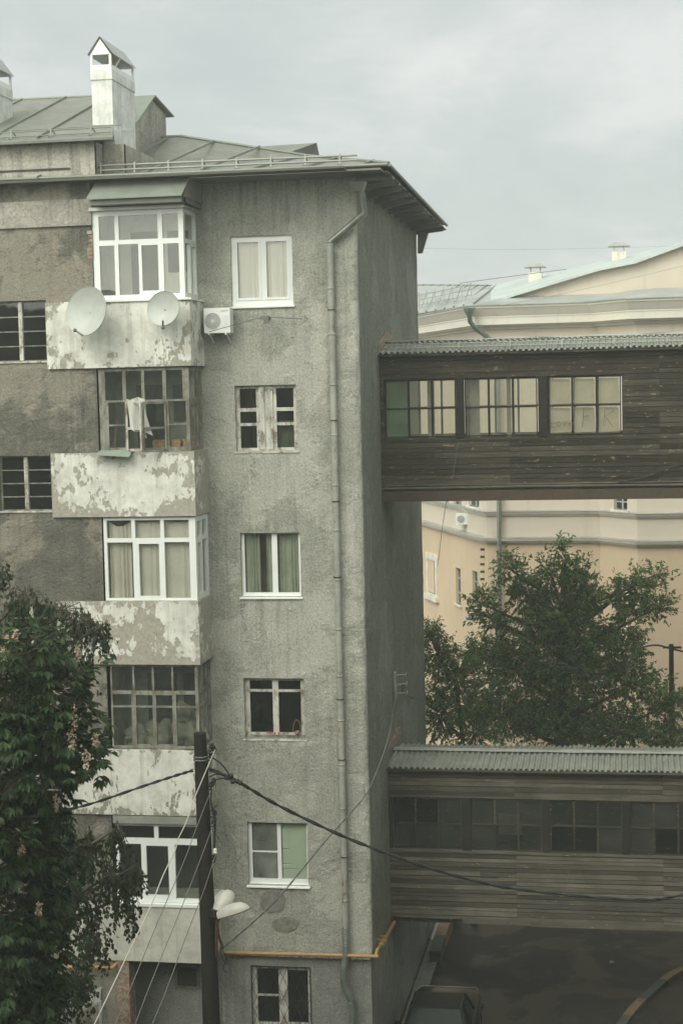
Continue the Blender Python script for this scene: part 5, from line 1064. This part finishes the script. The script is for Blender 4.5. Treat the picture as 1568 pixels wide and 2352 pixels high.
# ---------------------------------------------------------------- car under the lower bridge
def car():
    t = thing('parked_car', 'black saloon car parked by the side wall under the lower bridge', 'car', (-4.2, 2.3, 0))
    cx, y1, y0, hw = -4.22, 4.45, .3, .80                   # far end y1
    def prof(sec):                                          # sec: (y, zlow, zhigh, halfwidth, round)
        vs = []; n = 12
        for (y, zl, zh, w_, r) in sec:
            ring = [(-w_, zl), (-w_*1.0, (zl+zh)/2), (-w_, zh-r), (-w_+r*.4, zh-r*.3), (-w_+r*1.2, zh), (-w_*.4, zh+.012), (w_*.4, zh+.012), (w_-r*1.2, zh), (w_-r*.4, zh-r*.3), (w_, zh-r), (w_, (zl+zh)/2), (w_, zl)]
            vs += [(cx+a, y, b) for a, b in ring]
        fs = [(i*n+k, i*n+(k+1) % n, (i+1)*n+(k+1) % n, (i+1)*n+k) for i in range(len(sec)-1) for k in range(n)]
        fs += [tuple(range(n))[::-1], tuple((len(sec)-1)*n+k for k in range(n))]
        return vs, fs
    m = MB(); v_, f_ = prof([(y0, .35, .62, .72, .06), (y0+.12, .25, .74, .78, .07), (y0+1.0, .22, .86, hw, .08), (y0+1.9, .22, .88, hw, .08), (y1-1.5, .22, .90, hw, .08), (y1-.9, .22, .90, hw, .08), (y1-.45, .24, .89, .79, .09), (y1-.15, .25, .86, .75, .12), (y1-.03, .3, .80, .69, .14), (y1+.03, .35, .68, .60, .12)]); m.add(v_, f_, True); m.build('body', 'carpaint', t)
    m = MB(); c0, c1 = y0+.8, y1-1.5
    bt = [(cx-.72, c0, .88), (cx+.72, c0, .88), (cx+.72, c1, .9), (cx-.72, c1, .9)]; tp_ = [(cx-.56, c0+.55, 1.36), (cx+.56, c0+.55, 1.36), (cx+.56, c1-.42, 1.38), (cx-.56, c1-.42, 1.38)]
    m.hexa(bt+tp_); m.build('window_band', 'carglass', t)
    m = MB(); m.hexa([(p[0], p[1], p[2]+.003) for p in tp_]+[(cx+(p[0]-cx)*.93, p[1]+(.05 if p[1] < 2.3 else -.05), p[2]+.04) for p in tp_])
    for a, b in zip(bt, tp_): m.bar(a, b, .06, .05)
    for s in (-1, 1): m.bar((cx+s*.73, (c0+c1)/2, .9), (cx+s*.575, (c0+c1)/2, 1.37), .05, .06)
    m.build('roof_panel', 'carpaint', t)
    m = MB(); m.tube(spl([(cx-.76, y1-.35, .46), (cx-.72, y1-.05, .46), (cx, y1+.06, .46), (cx+.72, y1-.05, .46), (cx+.76, y1-.35, .46)], 5), .065, 8); m.build('bumper', 'black', t); m = MB(); m.box(cx-.72, cx+.72, y0-.07, y0+.04, .38, .54); m.build('bumper', 'plate', t)
    m = MB(); m.tube([(cx-.72, y1-.28, .87), (cx-.66, y1-.1, .872), (cx-.52, y1-.02, .84), (cx+.52, y1-.02, .84), (cx+.66, y1-.1, .872), (cx+.72, y1-.28, .87)], .01, 6); m.build('boot_trim', 'palemetal', t)
    for s in (-1, 1):
        for y in (y0+.75, y1-.8):
            m = MB(); m.lathe((cx+s*.70, y, .30), (s, 0, 0), [(0, .2), (0, .30), (.10, .30), (.12, .27), (.12, .19)], 24); w_ = m.build('wheel', 'black', t)
            m = MB(); m.lathe((cx+s*.70, y, .30), (s, 0, 0), [(.10, .19), (.08, .1), (.11, .05), (.11, 0)], 16); m.build('rim', 'palemetal', w_)
        m = MB(); m.box(cx+s*.55-.13, cx+s*.55+.13, y0-.02, y0+.08, .56, .70); m.build('headlight', 'ceramic', t)
        m = MB(); m.box(cx+s*.58-.12, cx+s*.58+.12, y1-.05, y1+.02, .58, .74); m.build('tail_light', 'red', t)
        m = MB(); m.box(cx+s*.86-.07, cx+s*.86+.07, c0+.45, c0+.55, .92, 1.04); m.build('wing_mirror', 'carpaint', t)
car()
m = MB(); p = atZ(1410, 2215)
for i in range(2): q = p+V((random.uniform(-.1, .1), random.uniform(-.3, .3), .04)); m.ball(q, random.uniform(.03, .07), 7, 5, .6)
m.build('litter', 'bag', org=tuple(p), label='small pale litter lying on the asphalt beyond the lower bridge', category='litter')

# ---------------------------------------------------------------- trees
def rnd_dir(r): 
    while 1:
        v_ = V((r.uniform(-1, 1), r.uniform(-1, 1), r.uniform(-1, 1)))
        if .05 < v_.length < 1: return v_.normalized()
def leaf(m, p, d, nrm, Ln, wd, fold=.15):
    s = d.cross(nrm); 
    if s.length < 1e-4: return
    s.normalize(); nn = s.cross(d)
    a, b = p+d*Ln*.45+s*wd/2+nn*fold*wd, p+d*Ln*.45-s*wd/2+nn*fold*wd
    m.add([p, a, p+d*Ln-nn*Ln*.12, b], [(0, 1, 2, 3)], False)
def palmate(m, p, d, r, size):
    s = d.cross(V((0, 0, 1))).normalized() if abs(d.z) < .95 else V((1, 0, 0)); 
    u = s.cross(d)
    for k in range(-2, 3):
        a = k*R(34)+r.uniform(-.1, .1); e = (d*math.cos(a)+s*math.sin(a)); e = (e-V((0, 0, .55+.12*abs(k)))).normalized(); ln = size*(1-.13*abs(k))*r.uniform(.85, 1.1)
        sd_ = e.cross(u).normalized(); nn = sd_.cross(e)
        q = p+e*ln*.6; w_ = ln*.19
        m.add([p, q+sd_*w_+nn*.02, p+e*ln, q-sd_*w_+nn*.02, q-nn*.0], [(0, 1, 4), (1, 2, 4), (0, 4, 3), (4, 2, 3)], False)
def tree(name, label, group, base, trunk, r0, clumps, kind, lmat, seed, ntw, twl, nleaf, lsize):
    """clumps: (centre, (rx, ry, rz), weight)"""
    r = random.Random(seed); t = thing(name, label, 'tree', base, group)
    b = MB(); T = [V(p) for p in trunk]; TT = spl(T, 6)
    b.tube(TT, [r0*(1-.7*i/(len(TT)-1)) for i in range(len(TT))], 9)
    lv = MB(); tw = MB()
    for (c, rad, wt) in clumps:
        c = V(c); k = min(range(len(TT)), key=lambda i: (TT[i]-c).length+max(0, TT[i].z-c.z+.8)*3)
        a = TT[k]; mid = a.lerp(c, .5)+V((0, 0, -.15*(c-a).length*.3))
        b.tube(spl([a, mid, c], 4), [r0*.34*(1-i/9) +.012 for i in range(9)], 6)
        for _ in range(int(ntw*wt)):
            d = rnd_dir(r); q0 = c+V((d.x*rad[0], d.y*rad[1], d.z*rad[2]))*r.uniform(.25, .8)
            out = V((d.x*rad[0], d.y*rad[1], d.z*rad[2])).normalized()
            if kind == 'birch': g = (out*.5+V((0, 0, -.9))).normalized()
            elif kind == 'maple': g = (out+V((0, 0, .55))).normalized()
            else: g = (out+V((0, 0, .1))).normalized()
            ln = twl*r.uniform(.6, 1.25); pts = [q0]; dd = g
            for s in range(5):
                dd = (dd+rnd_dir(r)*.22+V((0, 0, -.22 if kind == 'birch' else (-.05 if kind == 'maple' else -.12)))).normalized(); pts.append(pts[-1]+dd*ln/5)
            tw.tube([c+(q0-c)*.3]+pts[:1]+pts[2::2], [.008, .007, .005, .003][:len([c]+pts[:1]+pts[2::2])], 3, False)
            for s in range(nleaf):
                f = r.uniform(.1, 1)*5; i = min(4, int(f)); p = pts[i].lerp(pts[i+1], f-i); tdir = (pts[i+1]-pts[i]).normalized()
                e = (tdir*.5+rnd_dir(r)*.9).normalized()
                if kind == 'chestnut': palmate(lv, p+e*.09, (e+out*.6+V((0, 0, .1))).normalized(), r, lsize*r.uniform(.75, 1.15))
                elif kind == 'maple':
                    e = (e+out*.3+V((0, 0, -.55))).normalized(); leaf(lv, p, e, rnd_dir(r), lsize*r.uniform(.7, 1.2), lsize*.36)
                else:
                    e = (e*.6+V((0, 0, -.8))).normalized(); leaf(lv, p+rnd_dir(r)*.03, e, rnd_dir(r), lsize*r.uniform(.8, 1.2), lsize*.72)
    tr = b.build('trunk', 'bark', t); tw.build('twigs', 'bark', tr); lv.build('crown', lmat, t)
    return t, r
# box elder behind the bridges
def C_at(u, v, y, ru, rv, ry, wt): 
    s = 3772/((y+34)*1.0); return (atY(u, v, y), (ru/s, ry, rv/s), wt)
Yt = 14
cl = [C_at(1297, 1285, Yt, 13, 58, .25, .3), C_at(1265, 1320, Yt, 28, 40, .4, .4), C_at(1330, 1325, Yt, 22, 38, .4, .35), C_at(1185, 1320, Yt-.5, 16, 35, .4, .25), C_at(1215, 1360, Yt, 45, 40, .6, .6), C_at(1160, 1300, Yt-.5, 14, 25, .3, .15), C_at(1350, 1375, Yt, 35, 40, .6, .6), C_at(1105, 1385, Yt, 30, 25, .5, .35), C_at(1138, 1425, Yt, 40, 25, .6, .4),
      C_at(1280, 1405, Yt, 90, 50, 1.2, 1.4), C_at(1235, 1460, Yt, 90, 55, 1.3, 1.5), C_at(1340, 1470, Yt, 80, 50, 1., 1.2), C_at(1460, 1350, Yt+.5, 22, 40, .4, .35), C_at(1505, 1320, Yt+.5, 22, 22, .4, .2), C_at(1450, 1410, Yt+.5, 40, 35, .7, .5), C_at(1510, 1395, Yt+.5, 35, 25, .6, .35), C_at(1425, 1365, Yt+.5, 18, 25, .4, .2),
      C_at(1120, 1500, Yt, 70, 35, 1.2, .9), C_at(1190, 1545, Yt, 100, 60, 1.6, 1.9), C_at(1310, 1550, Yt, 110, 70, 1.8, 2.6), C_at(1430, 1490, Yt, 60, 50, 1.2, 1.), C_at(1450, 1570, Yt, 70, 60, 1.4, 1.3), C_at(1530, 1620, Yt+1, 45, 60, 1., .8), C_at(1150, 1640, Yt, 120, 70, 2., 2.2), C_at(1290, 1660, Yt, 130, 80, 2., 3.), C_at(1430, 1680, Yt, 90, 70, 1.8, 1.8), C_at(1540, 1710, Yt+1, 50, 50, 1., .7)]
tree('box_elder_tree', 'tall bushy green tree filling the gap between the two bridges', 'trees behind the bridges', (-1.9, Yt, 0), [(-1.9, Yt, 0), (-1.95, Yt, 3), (-1.8, Yt, 5.5), (-1.75, Yt, 8), (-1.7, Yt, 10)], .22, cl, 'maple', 'maple', 3, 150, .48, 11, .15)
cl = [C_at(1000, 1500, 11.5, 45, 60, .8, 1.2), C_at(1050, 1560, 11.5, 70, 70, 1., 1.9), C_at(1010, 1640, 11.5, 60, 80, 1., 1.8), C_at(985, 1460, 12, 18, 25, .5, .3), C_at(1090, 1680, 11.5, 60, 60, 1., 1.)]
tree('box_elder_tree', 'lighter small tree tight against the side wall left of the tall bushy one', 'trees behind the bridges', (-4.3, 12, 0), [(-4.3, 12, 0), (-4.4, 12, 2.5), (-4.5, 11.8, 5), (-4.7, 11.6, 7)], .12, cl, 'maple', 'maple', 9, 130, .42, 12, .115)
# chestnut and birch on the left
def Cc(u, v, y, ru, rv, ry, wt): s = 3772/(y+34.6); return (atY(u, v, y), (ru/s, ry, rv/s), wt)
cl = [Cc(60, 1500, -12.6, 70, 60, .5, .9), Cc(120, 1590, -12.4, 70, 60, .6, 1.1), Cc(30, 1640, -12.6, 90, 80, .8, 1.4), Cc(150, 1700, -12.2, 70, 60, .6, 1.2), Cc(60, 1780, -12.4, 100, 90, .8, 1.6), Cc(10, 1900, -12.4, 110, 110, 1., 2.), Cc(90, 1960, -12, 70, 90, .7, 1.3),
      Cc(30, 2100, -12, 110, 120, 1., 2.1), Cc(20, 2260, -12, 110, 120, 1., 2.1), Cc(-120, 1700, -12, 130, 200, 1.3, 2.), Cc(-120, 2100, -12, 130, 220, 1.4, 2.), Cc(100, 2150, -11.7, 50, 90, .6, .9), Cc(195, 1745, -12.2, 40, 28, .3, .35), Cc(90, 2300, -11.8, 60, 60, .6, 1.)]
ch, rr = tree('chestnut_tree', 'dense horse chestnut with drooping fan leaves and fading blossoms at the left edge', None, (-9.6, -12.2, 0), [(-9.6, -12.2, 0), (-9.5, -12.2, 4), (-9.4, -12.2, 8), (-9.2, -12.3, 11)], .26, cl, 'chestnut', 'chestnut', 5, 58, .42, 3, .205)
for i, (u, v, s) in enumerate(((12, 1530, 40), (14, 1480, 24), (170, 1650, 30), (178, 1500, 18), (198, 1745, 22), (50, 1950, 20), (130, 1845, 18), (90, 2090, 16), (165, 1700, 24), (35, 1465, 18), (220, 1700, 16))):
    p = atY(u, v, -13.0+.1*(i % 4)); k = s/178; m = MB()
    for j in range(60):
        h_ = rr.uniform(-1, 1); q = p+V((rr.uniform(-1, 1)*.45*(1-abs(h_)*.6), rr.uniform(-1, 1)*.45*(1-abs(h_)*.6), h_))*k; leaf(m, q, rnd_dir(rr), rnd_dir(rr), .045, .03)
    m.build('flower_cluster', 'blossom', ch)
cl = [Cc(60, 1365, -8, 60, 35, .4, .7), Cc(8, 1300, -8, 20, 30, .3, .25), Cc(150, 1400, -8, 70, 40, .5, 1.), Cc(205, 1430, -8, 45, 40, .4, .7), Cc(235, 1440, -8, 25, 25, .3, .3), Cc(130, 1480, -7.8, 60, 60, .5, 1.2), Cc(190, 1520, -8, 30, 50, .4, .6), Cc(170, 1620, -8, 40, 70, .4, .8),
      Cc(205, 1940, -8, 50, 60, .5, 1.2), Cc(265, 1905, -8, 30, 30, .35, .5), Cc(170, 2060, -8, 60, 80, .5, 1.5), Cc(255, 2010, -8, 50, 50, .4, 1.), Cc(310, 1990, -8, 22, 40, .3, .4), Cc(290, 2060, -8, 30, 50, .3, .6), Cc(215, 2140, -8, 50, 60, .5, 1.1), Cc(175, 2250, -8, 45, 70, .5, 1.2), Cc(100, 2250, -8, 60, 80, .6, 1.4),
      Cc(60, 1440, -8, 90, 60, .6, 1.2), Cc(-60, 1500, -8, 100, 120, .9, 1.2), Cc(120, 1900, -8, 60, 80, .5, 1.2), Cc(170, 1985, -8, 50, 40, .4, .6)]
tree('birch_tree', 'drooping small leaved birch hanging in front of the left balconies', None, (-11.2, -8, 0), [(-11.2, -8, 0), (-11.1, -8, 4), (-10.9, -8, 8), (-10.8, -8, 11.8)], .16, cl, 'birch', 'birch', 11, 40, .5, 10, .085)
# tin roof scrap under the trees at the bottom left
m = MB(); p = [atY(160, 2330, -3), atY(230, 2300, -3), atY(232, 2270, -2.2), atY(150, 2290, -2.2)]; m.quad(*p); m.quad(*[q-V((0, 0, .05)) for q in p][::-1]); p2 = [p[0]-V((0, 0, .05)), p[1]-V((0, 0, .05)), p[1], p[0]]; m.quad(*p2)
for i in range(4): a = p[0].lerp(p[1], i/3); b = p[3].lerp(p[2], i/3); m.bar(a, (a.x, a.y, 0), .06, .06) if i in (0, 3) else None; m.bar(b, (b.x, b.y, 0), .06, .06) if i in (0, 3) else None
m.build('porch_roof', 'palemetal', org=tuple(p[0]), label='small pale tin porch roof behind the leaves at the bottom left', category='porch')
# air between the houses
m = MB(); m.box(-40, 40, -45, 60, -1, 24)
hz = bpy.data.materials.new('haze'); hz.use_nodes = True; n_ = hz.node_tree; n_.nodes.clear(); o_ = N(n_, 'ShaderNodeOutputMaterial'); pv = N(n_, 'ShaderNodeVolumePrincipled')
pv.inputs['Color'].default_value = (.86, .92, .87, 1); pv.inputs['Density'].default_value = .0021; pv.inputs['Anisotropy'].default_value = .2; L(n_, pv.outputs[0], o_.inputs['Volume'])
m.build('haze', hz, kind='stuff')
